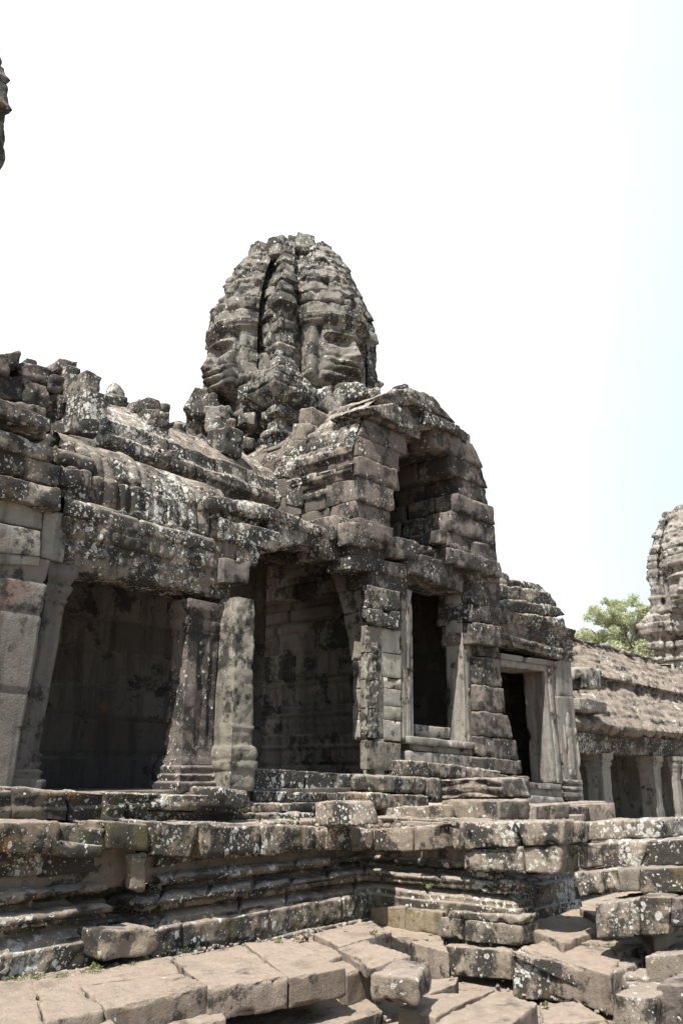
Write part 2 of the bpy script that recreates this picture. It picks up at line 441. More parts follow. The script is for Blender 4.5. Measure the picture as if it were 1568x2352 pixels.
# pillars
def col_prof(z0, z1, b=0.07, c=0.06):
    return [(b + .05, z0), (b + .05, z0 + .12), (b, z0 + .14), (b + .02, z0 + .2), (b - .02, z0 + .23), (b, z0 + .29), (.01, z0 + .33), (.03, z0 + .37), (0, z0 + .40),
            (0, z1 - .42), (.02, z1 - .40), (0, z1 - .36), (.03, z1 - .30), (c, z1 - .24), (c * .4, z1 - .21), (c, z1 - .15), (c + .02, z1 - .13), (c + .02, z1)]
g = G(); pillar(g, 3.72, 4.46, 7.90, 8.5, [(0, -.15), (0, 2.2)], lean=0.055, breaks=[0, .95, 1.75, 2.1, 2.4], L=3, off=.006, groove=.015, rnd=.002, tintamp=.25); part('pillar', g, M_COLUMN, GAL, 'pale grey pillar with a reddish stain')
g = G(); pillar(g, 4.53, 4.77, 8.06, 8.5, col_prof(-.15, 2.22, .03, .04), lean=0.075, amp=.008, extra=lambda A, B, P, BL: .012 * np.sin(A * 40) * (abs(B - 1) < .8)); part('pillar', g, M_SHAFT, GAL)
g = G(); pillar(g, 6.62, 7.12, 8.02, 8.34, col_prof(-.18, 2.12, .05, .04), amp=.012, extra=lambda A, B, P, BL: -.03 * (abs(A - .25) < .05) * (abs(B - 1) < .65) - .02 * (abs(A - .40) < .03) * (abs(B - 1) < .65)); part('pillar', g, M_DARK, GAL, 'dark red brown pillar with moulded foot and capital')
# bright front pilaster
g = G(); pillar(g, 7.12, 7.46, 7.70, 8.1, [(.015, -.16), (.015, .08), (.035, .1), (.035, .17), (.01, .2), (.03, .25), (.03, .34), (.0, .38), (.015, .6), (0, .62), (0, 1.1), (-.01, 1.5), (0, 2.0), (-.02, 2.2)], amp=.016, nsc=4,
    breaks=[0, .75, 1.5, 2.6], L=3, off=.006, groove=.012, rnd=.002, extra=lambda A, B, P, BL: .012 * fbm(P, 14, 2, 5)); part('pilaster', g, M_CARVED, GAL, 'sunlit eroded pilaster with carved foot')
# ribbed lower roof
def ribs(A, B, P, BL):
    w = 0.18; ph = (A / w) % 1.0 * 2 - 1
    rib = (0.06 * np.sqrt(np.maximum(0, 1 - ph ** 2)) - 0.035) * (B < 3.7)
    hid = np.floor(A / w).astype(np.int64) * 7 + (B > 3.36) * 3 + (B > 3.02)
    m = (B > 3.0) * (B < 3.86)
    return m * (rib * (1 + .3 * hrand(hid, 6)) + .025 * hrand(hid, 7) * (A > 0)) - .04 * np.exp(-((B - 3.36) / .016) ** 2) - .04 * np.exp(-((B - 3.66) / .016) ** 2) - 0.045 * np.maximum(0, fbm(P, 1.6, 2, 77)) * m + (.014 * np.sin(A * 38) + .02 * fbm(P, 12, 2, 4)) * (abs(B - 2.62) < .14) + .010 * np.sin(B * 70) * (B < 2.5) * (B > 2.22)
g = G()
sheet(g, [(4.70, 8.0), (7.25, 8.0)], [(-.5, 2.2), (0, 2.2), (0, 2.36), (.03, 2.38), (.03, 2.44), (0, 2.47), (.0, 2.56), (.04, 2.58), (.04, 2.7), (.09, 2.76), (.10, 2.9), (.06, 2.99), (.03, 3.02), (.01, 3.33), (-.03, 3.36), (-.10, 3.62), (-.25, 3.80), (-.5, 3.9), (-.95, 3.95)],
      res=.026, breaks=[0, .5, .78, 1.1, 1.36, 2.8], L=1.2, off=.02, groove=.03, amp=.02, extra=ribs)
part('ribbed_roof', g, M_ROOF, GAL)
g = G()      # loose coping stones along the upper edge of the ribbed roof
for k, (px, py) in enumerate(((235, 1058), (285, 1085), (330, 1104), (375, 1118), (420, 1128), (462, 1140))):
    p = at_y(px, py, 8.62); block(g, p[0] - .26, p[0] + .26, 8.5, 8.95, p[2] - .1, p[2] + .05, jit=.03, r=.05, amp=.03)
part('coping', g, M_ROOF, GAL)
# big squared blocks above the left pillars
g = G()
for q, y, d in (([(-60, 890), (119, 962), (115, 992), (-60, 930)], 7.8, .8), ([(-60, 945), (108, 985), (105, 1010), (-60, 968)], 8.0, .6), ([(-60, 968), (124, 1025), (128, 1064), (-60, 1012)], 7.85, .7),
                ([(-60, 1014), (60, 1046), (57, 1093), (-60, 1075)], 7.9, .6), ([(62, 1047), (141, 1068), (139, 1120), (62, 1099)], 7.88, .6), ([(-60, 1076), (145, 1121), (141, 1174), (-60, 1126)], 7.82, .7),
                ([(128, 1022), (222, 1050), (217, 1084), (130, 1062)], 8.0, .7), ([(118, 986), (225, 1010), (222, 1047), (120, 1020)], 8.35, .6), ([(140, 1068), (195, 1080), (185, 1122), (138, 1112)], 7.92, .5),
                ([(218, 1052), (262, 1072), (258, 1098), (215, 1082)], 8.1, .6)):
    bq(g, q, y, d, r=.03, amp=.02)
part('pediment', g, M_WALL, GAL)
g = G()
for q, y, d in (([(-60, 1126), (102, 1172), (98, 1216), (-60, 1190)], 7.95, .5), ([(-60, 1190), (97, 1218), (93, 1278), (-60, 1262)], 7.86, .6), ([(102, 1170), (158, 1180), (148, 1292), (93, 1280)], 7.95, .5), ([(-60, 1262), (95, 1279), (92, 1300), (-60, 1290)], 7.88, .5)):
    bq(g, q, y, d, r=.025, amp=.012)
part('capital', g, M_SMOOTH, GAL)
# the broken lintel over the second bay
g = G()
for q, y, d in (([(478, 1137), (545, 1146), (545, 1176), (480, 1168)], 7.84, .6), ([(545, 1146), (622, 1160), (618, 1192), (545, 1178)], 7.86, .6), ([(622, 1160), (690, 1190), (685, 1216), (618, 1190)], 7.85, .6), ([(686, 1188), (752, 1214), (748, 1236), (682, 1216)], 7.9, .6),
                ([(500, 1166), (600, 1182), (598, 1215), (502, 1196)], 8.0, .5), ([(505, 1190), (580, 1206), (572, 1258), (505, 1236)], 7.86, .6), ([(578, 1205), (645, 1222), (640, 1268), (575, 1252)], 7.84, .6), ([(618, 1190), (690, 1215), (684, 1250), (620, 1262)], 7.9, .6), ([(684, 1214), (748, 1234), (742, 1254), (680, 1250)], 7.95, .6),
                ([(540, 1232), (604, 1256), (590, 1300), (545, 1292)], 7.88, .6)):
    bq(g, q, y, d, r=.04, amp=.03)
part('lintel', g, M_ROOF, GAL, 'broken lintel over the corner bay')
g = G()
for q, y, d in (([(512, 1234), (545, 1242), (540, 1285), (512, 1280)], 7.9, .5), ([(515, 1280), (576, 1292), (572, 1340), (513, 1338)], 7.86, .55)):
    bq(g, q, y, d, r=.02, amp=.012)
part('capital', g, M_COLUMN, GAL)
# inside
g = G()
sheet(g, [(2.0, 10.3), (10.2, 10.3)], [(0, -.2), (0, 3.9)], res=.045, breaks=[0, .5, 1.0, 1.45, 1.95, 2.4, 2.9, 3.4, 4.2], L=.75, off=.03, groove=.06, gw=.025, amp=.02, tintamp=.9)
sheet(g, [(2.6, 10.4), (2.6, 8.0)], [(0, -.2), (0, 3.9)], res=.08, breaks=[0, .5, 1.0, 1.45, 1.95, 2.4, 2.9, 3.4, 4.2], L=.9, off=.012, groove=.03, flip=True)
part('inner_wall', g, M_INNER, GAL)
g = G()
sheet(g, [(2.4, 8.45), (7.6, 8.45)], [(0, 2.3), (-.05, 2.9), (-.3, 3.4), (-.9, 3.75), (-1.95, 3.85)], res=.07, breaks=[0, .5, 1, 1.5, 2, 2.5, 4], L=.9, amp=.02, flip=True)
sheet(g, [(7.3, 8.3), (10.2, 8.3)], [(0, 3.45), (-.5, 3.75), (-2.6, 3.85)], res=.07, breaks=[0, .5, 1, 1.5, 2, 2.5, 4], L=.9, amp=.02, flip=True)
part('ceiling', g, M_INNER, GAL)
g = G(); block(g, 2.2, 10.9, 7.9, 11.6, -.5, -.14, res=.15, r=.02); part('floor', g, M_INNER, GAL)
# upper wall and main vault
def vaultribs(A, B, P, BL):
    w = .42; A = A + 1.1; ph = (A / w) % 1.0 * 2 - 1
    return (B > 4.75) * (.03 * np.sqrt(np.maximum(0, 1 - ph ** 2)) - .02) - .05 * np.maximum(0, fbm(P, 1.2, 3, 31)) 
g = G()
sheet(g, [(6.0, 9.6), (10.3, 9.6)], [(-.28, 3.55), (-.28, 4.0), (-.22, 4.2), (-.06, 4.36), (.0, 4.46), (.06, 4.5), (.06, 4.66), (-.02, 4.72), (-.05, 4.95), (-.13, 5.0), (-.32, 5.25), (-.40, 5.28), (-.64, 5.50), (-.72, 5.52), (-1.0, 5.70), (-1.4, 5.82), (-1.7, 5.82)],
      res=.032, breaks=[0, .3, .62, .95, 1.25, 1.6, 1.98, 2.36, 2.75, 3.6], L=.55, off=.025, groove=.04, amp=.025, extra=vaultribs)
part('vault', g, M_ROOF, GAL)
g = G()      # upright stones and small false gables standing on the vault
for q, y, d in (([(165, 948), (232, 963), (230, 1001), (160, 990)], 9.05, .5), ([(250, 905), (296, 912), (292, 945), (248, 938)], 10.7, .6), ([(296, 920), (320, 926), (318, 948), (294, 944)], 10.7, .6),
                ([(292, 946), (345, 955), (342, 985), (300, 975)], 10.2, .5), ([(322, 918), (342, 925), (345, 960), (315, 950)], 10.4, .5), ([(340, 912), (368, 918), (372, 945), (338, 940)], 10.1, .5), ([(340, 938), (388, 950), (392, 985), (338, 975)], 9.9, .5),
                ([(338, 975), (394, 984), (392, 1028), (338, 1020)], 9.75, .5), ([(320, 1018), (412, 1036), (410, 1062), (318, 1046)], 9.55, .5), ([(372, 926), (392, 932), (390, 950), (370, 946)], 10.3, .4),
                ([(508, 950), (545, 962), (540, 990), (506, 980)], 9.9, .4), ([(518, 975), (560, 990), (556, 1052), (516, 1040)], 9.7, .45), ([(400, 965), (430, 972), (428, 1000), (398, 990)], 10.3, .4)):
    g = G(); bq(g, q, y, d, r=.03, amp=.05, chip=1.5); part('antefix', g, M_ROOF, GAL)

g = G()      # broken end and jagged crest of the vault
for q in ((5.86, 6.14, 9.5, 10.1, 4.4, 5.22), (5.88, 6.15, 9.75, 10.5, 5.2, 5.58), (5.86, 6.12, 10.2, 11.4, 5.5, 5.84)): block(g, *q, r=.03, amp=.03, jit=.03)
part('end_stone', g, M_ROOF, GAL)
g = G(); rnd = random.Random(12)
x = 6.3
while x < 10.0:
    w = rnd.uniform(.22, .40); hh = rnd.choice((.06, .10, .16, .24, .30)) * (1.3 if 6.9 < x < 8.6 else .8)
    C = np.array([(x, 10.75, 5.7), (x + w, 10.75, 5.7), (x + w, 11.05, 5.7), (x, 11.05, 5.7), (x + w * .2, 10.8, 5.82 + hh), (x + w * .75, 10.8, 5.82 + hh * rnd.uniform(.6, 1)), (x + w * .8, 11, 5.82 + hh), (x + w * .2, 11, 5.82 + hh)])
    hexa(g, C, r=.03, amp=.05, chip=1.2); x += w + rnd.choice((.0, .0, .12))
part('crest', g, M_ROOF, GAL, 'jagged crest of broken ornament along the ridge')
g = G()      # dark ruined upper storey at the far left
for q in ([(-60, 800), (22, 815), (24, 858), (-60, 850)], [(14, 808), (50, 806), (54, 852), (18, 850)], [(50, 828), (122, 848), (118, 884), (50, 862)], [(64, 818), (90, 826), (88, 850), (60, 845)], [(136, 820), (187, 826), (180, 862), (126, 852)],
          [(114, 852), (172, 868), (170, 906), (110, 900)], [(150, 876), (186, 882), (184, 908), (150, 905)], [(-60, 852), (60, 862), (60, 925), (-60, 900)], [(58, 862), (115, 880), (112, 938), (58, 924)], [(105, 898), (186, 912), (182, 962), (103, 945)], [(-60, 905), (110, 935), (110, 985), (-60, 960)], [(105, 940), (190, 958), (185, 1000), (105, 990)], [(90, 955), (236, 985), (246, 1060), (90, 1020)], [(135, 902), (214, 926), (236, 992), (135, 960)]):
    bq(g, q, 10.3 + random.uniform(-.06, .06), .9, r=.06, amp=.05)
part('ruined_wall', g, M_DARK, GAL)

# ------------------------------------------------------------------ gabled porch
PORCH = thing('gabled_porch', (11.8, 8.0, -0.2), 'tall stone porch with a broken corbelled gable above a narrow window', 'porch')
# relief wall seen through the corner bay
def relief(A, B, P, BL):
    u = A; d = 0
    fr = (B > .55) * (B < .95); d = d + fr * .035 * np.abs(np.sin(u * 16)) * (0.6 + .4 * np.sin(B * 30))
    fr2 = (B > 1.05) * (B < 1.5); d = d + fr2 * .05 * np.maximum(0, fbm(P, 7, 2, 8))
    for (a, w) in ((1.0, .06), (1.45, .05), (1.9, .06), (2.3, .05)): d = d + .05 * np.exp(-((u - a) / w) ** 2) * (B > 1.1) * (B < 2.35)
    d = d + .03 * (abs(B - 1.02) < .03) + .03 * (abs(B - .5) < .03) + .03 * (abs(B - 1.55) < .02)
    return d
g = G()
sheet(g, [(10.9, 11.9), (10.9, 8.3)], [(0, -.3), (0, 2.45), (.06, 2.5), (.06, 2.6), (.02, 2.63), (.10, 2.72), (.10, 2.86), (.0, 2.9), (.0, 3.02), (.32, 3.06), (.34, 3.42), (.5, 3.45), (.55, 3.8)], res=.03,
      breaks=[0, .5, 1.0, 1.5, 1.95, 2.4, 3.0, 3.5, 4.0, 5], L=.75, off=.02, groove=.05, gw=.022, amp=.02, tintamp=.9, extra=lambda A, B, P, BL: 1.6 * relief(A, B, P, BL))
part('relief_wall', g, M_RELIEF, PORCH)
# wall end with the curved outline of the half vault
cz = [-.2, .28, 1.18, 2.22, 2.81, 3.2, 3.54, 3.75]; cy = [8.14, 8.16, 8.24, 8.44, 8.62, 8.78, 8.98, 9.05]
g = G(); z = -.2
while z < 3.6:
    h = random.uniform(.34, .46); z1 = min(z + h, 3.68)
    ya, yb = np.interp(z, cz, cy), np.interp(z1, cz, cy)
    o = random.uniform(-.012, .012)
    hexa(g, [(10.2 + o, 7.92, z), (10.44, 7.92, z), (10.44, ya, z), (10.2 + o, ya, z), (10.2 + o, 7.92, z1), (10.44, 7.92, z1), (10.44, yb, z1), (10.2 + o, yb, z1)], r=.018, amp=.014, res=.03)
    z = z1 + .004
part('wall', g, M_CARVED, PORCH)
# front wall stones
g = G()
for q, y in (([(803, 1274), (872, 1284), (872, 1314), (803, 1306)], 7.86), ([(872, 1284), (942, 1298), (936, 1330), (872, 1314)], 7.85), ([(850, 1308), (935, 1324), (935, 1366), (850, 1346)], 7.9), ([(845, 1342), (918, 1360), (918, 1406), (843, 1396)], 7.86), ([(843, 1396), (918, 1406), (916, 1447), (845, 1437)], 7.85)):
    bq(g, q, y, .5 if q[0][0] > 848 or q[0][1] < 1300 else .15, r=.025, amp=.02)
part('wall', g, M_WALL, PORCH)
g = G(); bq(g, [(840, 1698), (922, 1708), (922, 1772), (842, 1768)], 7.9, .12, r=.025, amp=.02); part('wall', g, M_CARVED, PORCH)
def carve(P):
    P = P.copy(); m = P[:, 1] < 7.95
    P[m, 1] -= .03 * fbm(P[m] * np.array((1, .2, 1)), 22, 2, 5); return P
g = G()
ybr = [1436, 1498, 1560, 1625, 1694]
for a, b in zip(ybr[:-1], ybr[1:]): bq(g, [(840, a), (868, a + 3), (868, b + 2), (839, b)], 7.9, .10, r=.012, amp=.01, res=.022, post=carve)
part('pilaster', g, M_CARVED, PORCH, 'narrow pilaster carved with scrolls')
g = G()
ybr = [1441, 1497, 1553, 1578, 1618, 1650, 1698]
for k, (a, b) in enumerate(zip(ybr[:-1], ybr[1:])): bq(g, [(868, a), (921, a + 8), (921, b + 5), (868, b)], 7.93, .5, r=.01, amp=.006, res=.04, tint=random.uniform(.3, .8))
part('wall', g, M_PALE, PORCH, 'pale clean stones beside the window')
# window
WIN = part('window_frame', (lambda g: (bq(g, [(921, 1350), (946, 1358), (950, 1702), (923, 1700)], 7.94, .5, r=.01, amp=.004, res=.05), bq(g, [(934, 1352), (941, 1355), (944, 1702), (936, 1702)], 7.92, .1, r=.008, amp=.003, res=.05), g)[-1])(G()), M_SMOOTH, PORCH)
g = G()
bq(g, [(1058, 1362), (1084, 1370), (1102, 1740), (1070, 1735)], 7.95, .36, r=.012, amp=.006, res=.06)
bq(g, [(1066, 1366), (1072, 1368), (1086, 1736), (1078, 1735)], 7.92, .1, r=.008, amp=.003, res=.05)
bq(g, [(1084, 1366), (1112, 1374), (1116, 1744), (1100, 1742)], 8.02, .5, r=.012, amp=.006, res=.06)
part('jamb', g, M_SMOOTH, WIN)
g = G()
for q, y, d in (([(890, 1228), (962, 1242), (960, 1288), (888, 1276)], 7.82, .6), ([(935, 1262), (1076, 1306), (1062, 1360), (938, 1322)], 7.84, .7), ([(958, 1246), (1000, 1258), (1000, 1282), (956, 1270)], 7.95, .5), ([(1000, 1258), (1042, 1274), (1045, 1300), (1000, 1284)], 7.92, .5)):
    bq(g, q, y, d, r=.035, amp=.025)
part('lintel', g, M_DARK, WIN)
g = G()
for q, y, d in (([(952, 1664), (1034, 1672), (1034, 1696), (952, 1690)], 8.12, .5), ([(940, 1690), (1092, 1706), (1094, 1722), (942, 1708)], 7.86, .6), ([(944, 1708), (1092, 1722), (1096, 1738), (946, 1724)], 7.94, .5), ([(940, 1724), (1100, 1738), (1106, 1780), (942, 1764)], 7.88, .6)):
    bq(g, q, y, d, r=.03, amp=.012)
part('sill', g, M_SMOOTH, WIN)
# inside of the porch
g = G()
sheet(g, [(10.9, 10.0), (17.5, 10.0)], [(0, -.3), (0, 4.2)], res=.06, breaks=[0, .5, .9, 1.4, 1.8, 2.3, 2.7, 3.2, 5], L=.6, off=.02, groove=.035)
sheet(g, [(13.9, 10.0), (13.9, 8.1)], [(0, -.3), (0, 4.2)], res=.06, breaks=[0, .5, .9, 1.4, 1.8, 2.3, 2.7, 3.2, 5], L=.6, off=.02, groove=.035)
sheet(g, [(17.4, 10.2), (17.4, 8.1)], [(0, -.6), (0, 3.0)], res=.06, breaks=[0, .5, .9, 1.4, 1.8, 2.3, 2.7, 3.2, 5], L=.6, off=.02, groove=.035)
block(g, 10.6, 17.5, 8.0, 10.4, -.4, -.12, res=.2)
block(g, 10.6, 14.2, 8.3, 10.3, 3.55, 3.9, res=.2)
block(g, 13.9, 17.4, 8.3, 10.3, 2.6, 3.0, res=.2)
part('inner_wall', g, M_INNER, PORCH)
# rough right pier
g = G()
for q, y in (([(1078, 1290), (1146, 1302), (1148, 1340), (1080, 1330)], 7.72), ([(1080, 1330), (1148, 1341), (1150, 1396), (1082, 1386)], 7.74), ([(1082, 1386), (1150, 1397), (1152, 1436), (1082, 1428)], 7.73), ([(1092, 1428), (1152, 1438), (1153, 1486), (1094, 1478)], 7.66),
             ([(1098, 1480), (1146, 1487), (1148, 1512), (1098, 1508)], 7.8), ([(1100, 1508), (1150, 1514), (1153, 1579), (1104, 1571)], 7.75), ([(1104, 1572), (1158, 1581), (1162, 1640), (1106, 1632)], 7.73), ([(1106, 1633), (1166, 1642), (1178, 1696), (1108, 1690)], 7.71),
             ([(1108, 1691), (1188, 1700), (1192, 1746), (1110, 1738)], 7.7), ([(1108, 1739), (1196, 1747), (1200, 1781), (1110, 1775)], 7.66), ([(1100, 1776), (1215, 1784), (1218, 1832), (1100, 1824)], 7.6)):
    bq(g, q, y, .75, r=.04, amp=.03)
part('pier', g, M_DARK, PORCH, 'rough dark pier between window and doorway')

# gable: stacked courses, front plane turned a little towards the camera
def gy(x): return 7.86 - .07 * (x - 10.0)
LO = [(3.6, 9.72), (4.2, 9.75), (5.2, 9.78), (5.5, 9.86), (5.9, 10.2), (6.3, 10.65), (6.6, 11.1), (6.8, 11.3)]
LI = [(3.6, 10.55), (4.2, 10.6), (4.7, 10.68), (5.1, 10.75), (5.5, 10.95), (5.8, 11.15), (6.1, 11.35), (6.3, 11.5), (6.9, 11.5)]
RI = [(3.6, 12.15), (4.3, 12.25), (4.8, 12.45), (5.2, 12.62), (5.5, 12.5), (5.8, 12.15), (6.05, 11.8), (6.3, 11.55), (6.9, 11.5)]
RO = [(3.6, 13.75), (4.4, 13.65), (5.0, 13.55), (5.5, 13.42), (5.9, 13.2), (6.3, 12.75), (6.6, 12.1), (6.8, 11.6)]
def ip(T, z): return float(np.interp(z, [t[0] for t in T], [t[1] for t in T]))
g = G(); gr = G(); z = 3.6; k = 0
while z < 6.62:
    h = random.choice((.30, .36, .40)); z1 = min(z + h, 6.72)
    zm = (z + z1) / 2
    for side in (0, 1):
        a0, a1 = (ip(LO, z), ip(LI, z)) if side == 0 else (ip(RI, z), ip(RO, z))
        b0, b1 = (ip(LO, z1), ip(LI, z1)) if side == 0 else (ip(RI, z1), ip(RO, z1))
        if side == 0: b0 = max(b0, a0); a1, b1 = max(a1, b1) + random.uniform(-.05, .05), max(a1, b1)
        else: a0, b0 = min(a0, b0) + random.uniform(-.06, .06), min(a0, b0)
        if b1 - b0 < .12: continue
        y0 = gy(zm * 0 + (a0 + a1) / 2) - (.05 if k % 3 == 0 else 0) + random.uniform(-.03, .03)
        y = y0
        while y < 11.0:
            ln = random.uniform(.5, .8); y2 = y + ln
            tilt_ = -.07
            wob = random.uniform(-.03, .03) if y > 8 else 0
            oa = 0 if y > y0 else 0
            hexa(gr if (y > 8.4) else g, [(a0 + wob, y + tilt_ * 0 + .07 * ((a1 - a0) / 2), z), (a1, y - .07 * ((a1 - a0) / 2), z), (a1, y2, z), (a0 + wob, y2, z),
                     (b0 + wob, y + .07 * ((b1 - b0) / 2), z1), (b1, y - .07 * ((b1 - b0) / 2), z1), (b1, y2, z1), (b0 + wob, y2, z1)], r=.03, amp=.022, res=.045 if y < 8.4 else .07)
            y = y2 + .005
    z = z1 + .004; k += 1
GAB = part('gable', g, M_DARK, PORCH, 'open broken gable of dark projecting courses')
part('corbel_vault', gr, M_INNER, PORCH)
g = G()     # slanting roof slabs closing the gable
for q, y, d in (([(880, 906), (940, 888), (958, 925), (900, 935)], 7.72, 1.0), ([(938, 888), (1000, 925), (990, 958), (945, 918)], 7.62, 1.0), ([(985, 945), (1055, 978), (1060, 1000), (985, 972)], 7.55, .9), ([(838, 935), (905, 925), (965, 975), (945, 992)], 7.7, .8),
                ([(1040, 970), (1082, 1000), (1080, 1022), (1045, 1000)], 7.6, .8), ([(928, 880), (938, 882), (942, 898), (930, 896)], 8.0, .3)):
    bq(g, q, y, d, r=.04, amp=.03)
part('slab', g, M_WALL, GAB)
g = G()     # right pier continues up beside the window lintel
for q, y in (([(1035, 1245), (1100, 1262), (1102, 1300), (1040, 1290)], 7.7), ([(1085, 1240), (1138, 1252), (1144, 1300), (1090, 1292)], 7.62), ([(1012, 1215), (1082, 1232), (1085, 1262), (1010, 1246)], 7.75)):
    bq(g, q, y, .7, r=.03, amp=.02)
part('wall', g, M_DARK, PORCH)
# outer left side of the porch with cornices and half of its vault
def sideribs(A, B, P, BL): return (B > 5.1) * .02 * np.sin(A * 30) * (B < 5.6) - .03 * np.maximum(0, fbm(P, 1.5, 3, 61))
g = G()
PR = [(-.02, 3.55), (-.02, 4.40), (.05, 4.45), (.05, 4.53), (0, 4.56), (.0, 4.66), (.09, 4.72), (.12, 4.82), (.02, 4.88), (.02, 4.94), (.13, 5.02), (.13, 5.14), (.08, 5.2), (.02, 5.45), (-.12, 5.72), (-.4, 6.05), (-.8, 6.4), (-1.2, 6.66), (-1.55, 6.78), (-1.7, 6.8)]
sheet(g, [(9.8, 9.35), (9.8, 7.93)], PR, res=.03, breaks=[0, .4, .8, 1.1, 1.35, 1.65, 2.0, 2.4, 2.8, 3.3, 3.8, 4.6], L=.5, off=.03, groove=.04, amp=.025, extra=sideribs)
sheet(g, [(9.92, 11.6), (9.92, 9.3)], [(o, z + .02) for o, z in PR], res=.035, breaks=[0, .4, .8, 1.1, 1.35, 1.65, 2.0, 2.4, 2.8, 3.3, 3.8, 4.6], L=.5, off=.03, groove=.04, amp=.025, extra=sideribs)
part('vault', g, M_ROOF, PORCH)
g = G()     # jagged fringe of an inner gable rising between the two roof halves
for q, x, d in (([(690, 940), (720, 936), (718, 980), (684, 985)], 9.9, .4), ([(672, 970), (712, 972), (708, 1020), (664, 1010)], 9.82, .4), ([(655, 1005), (702, 1010), (698, 1060), (648, 1050)], 9.78, .4), ([(648, 1045), (698, 1052), (696, 1100), (640, 1095)], 9.76, .4), ([(655, 1095), (696, 1098), (692, 1165), (655, 1160)], 9.74, .4), ([(706, 1000), (735, 985), (730, 1030), (704, 1040)], 9.85, .4)):
    bx(g, q, x, d, r=.05, amp=.04)
part('gable_fringe', g, M_ROOF, PORCH)
g = G()     # stones at the foot of the gable, above the corner bay
for q, y, d in (([(745, 1205), (800, 1185), (805, 1240), (740, 1245)], 8.3, .6), ([(770, 1180), (835, 1200), (832, 1245), (765, 1240)], 8.0, .6), ([(735, 1235), (805, 1250), (805, 1290), (732, 1280)], 8.1, .6), ([(800, 1195), (890, 1215), (885, 1262), (800, 1250)], 7.8, .7), ([(802, 1248), (888, 1262), (880, 1290), (805, 1280)], 7.9, .6)):
    bq(g, q, y, d, r=.04, amp=.03)
part('wall', g, M_WALL, PORCH)

# ------------------------------------------------------------------ doorway wing
DOOR = thing('doorway_wing', (16.0, 8.0, -0.4), 'low stone doorway with a framed dark opening and a carved dancer on its pilaster', 'doorway')
g = G()
bq(g, [(1249, 1538), (1266, 1542), (1292, 1800), (1272, 1798)], 7.97, .50, r=.01, amp=.004, res=.06)
bq(g, [(1257, 1530), (1264, 1531), (1290, 1798), (1282, 1798)], 7.94, .1, r=.008, amp=.003, res=.06)
bq(g, [(1264, 1528), (1274, 1530), (1300, 1830), (1288, 1829)], 8.0, .5, r=.01, amp=.004, res=.06)
bq(g, [(1150, 1512), (1266, 1528), (1250, 1542), (1150, 1530)], 7.97, .7, r=.01, amp=.006, res=.06)
bq(g, [(1150, 1500), (1272, 1518), (1272, 1530), (1150, 1513)], 7.93, .4, r=.01, amp=.006, res=.06)
bq(g, [(1190, 1795), (1292, 1802), (1296, 1815), (1190, 1808)], 7.9, .5, r=.012, amp=.006, res=.05)
bq(g, [(1195, 1808), (1292, 1815), (1296, 1832), (1195, 1826)], 7.96, .5, r=.012, amp=.006, res=.05)
bq(g, [(1190, 1824), (1290, 1832), (1300, 1850), (1190, 1850)], 7.9, .5, r=.012, amp=.006, res=.05)
part('door_frame', g, M_SMOOTH, DOOR)
g = G()
bq(g, [(1272, 1520), (1309, 1510), (1316, 1600), (1282, 1598)], 7.95, .6, r=.012, amp=.006, res=.05)
bq(g, [(1276, 1598), (1316, 1600), (1340, 1842), (1300, 1838)], 7.95, .6, r=.012, amp=.006, res=.05)
for a, b in ((1790, 1800), (1806, 1814), (1820, 1830)): bq(g, [(1298, a), (1336, a + 2), (1338, b + 2), (1299, b)], 7.9, .2, r=.01, amp=.004)
PIL = part('pilaster', g, M_SMOOTH, DOOR)
# the carved dancer, a low relief figure on the pilaster
g = G()
c0 = at_y(1311, 1692, 7.93)
def lump(px, py, rx, rz, dep=.05):
    p = at_y(px, py, 7.95); U, Fq = lattice(8, 8, 8)
    d = U / np.linalg.norm(U, axis=1, keepdims=True); g.add(p + d * np.array((rx * 1.15, dep * .8, rz * 1.75)), Fq, .6)
for a in ((1303, 1662, .07, .09), (1303, 1650, .05, .07), (1306, 1683, .13, .10), (1308, 1700, .10, .10), (1310, 1718, .13, .14), (1312, 1742, .15, .20), (1312, 1762, .12, .08), (1296, 1695, .035, .16), (1321, 1690, .04, .10), (1324, 1712, .03, .16), (1327, 1740, .03, .12), (1309, 1774, .05, .05), (1318, 1775, .05, .05)): lump(*a)
part('carved_dancer', g, M_SMOOTH, PIL)
g = G()
sheet(g, [(14.0, 7.9), (17.35, 7.9)], [(-.4, 2.42), (0, 2.42), (.0, 2.5), (.05, 2.52), (.05, 2.62), (.0, 2.66), (.02, 2.95), (.08, 3.0), (.1, 3.1)], res=.03, breaks=[0, .5, .72, 1.1, 1.5], L=1.1, off=.02, amp=.02, extra=lambda A, B, P, BL: .02 * np.sin(B * 60) * (abs(B - 2.85) < .15))
part('lintel', g, M_WALL, DOOR)
g = G()
for q, y, d in (([(1148, 1312), (1166, 1318), (1168, 1345), (1148, 1342)], 8.2, .5), ([(1160, 1322), (1182, 1330), (1184, 1352), (1160, 1348)], 8.2, .5), ([(1150, 1342), (1215, 1350), (1215, 1382), (1150, 1376)], 8.1, .6), ([(1180, 1332), (1240, 1340), (1262, 1362), (1190, 1356)], 8.4, .7), ([(1213, 1352), (1264, 1362), (1280, 1396), (1213, 1384)], 8.05, .6),
                ([(1262, 1366), (1281, 1378), (1283, 1396), (1262, 1392)], 8.1, .5), ([(1150, 1374), (1225, 1384), (1225, 1412), (1150, 1405)], 7.95, .6), ([(1223, 1384), (1284, 1394), (1297, 1412), (1223, 1412)], 7.98, .6), ([(1150, 1403), (1230, 1412), (1230, 1438), (1150, 1432)], 7.85, .6), ([(1228, 1410), (1296, 1420), (1306, 1452), (1228, 1440)], 7.88, .6)):
    bq(g, q, y, d, r=.07, amp=.06)
part('roof', g, M_ROOF, DOOR, 'ragged ruined roof over the doorway')

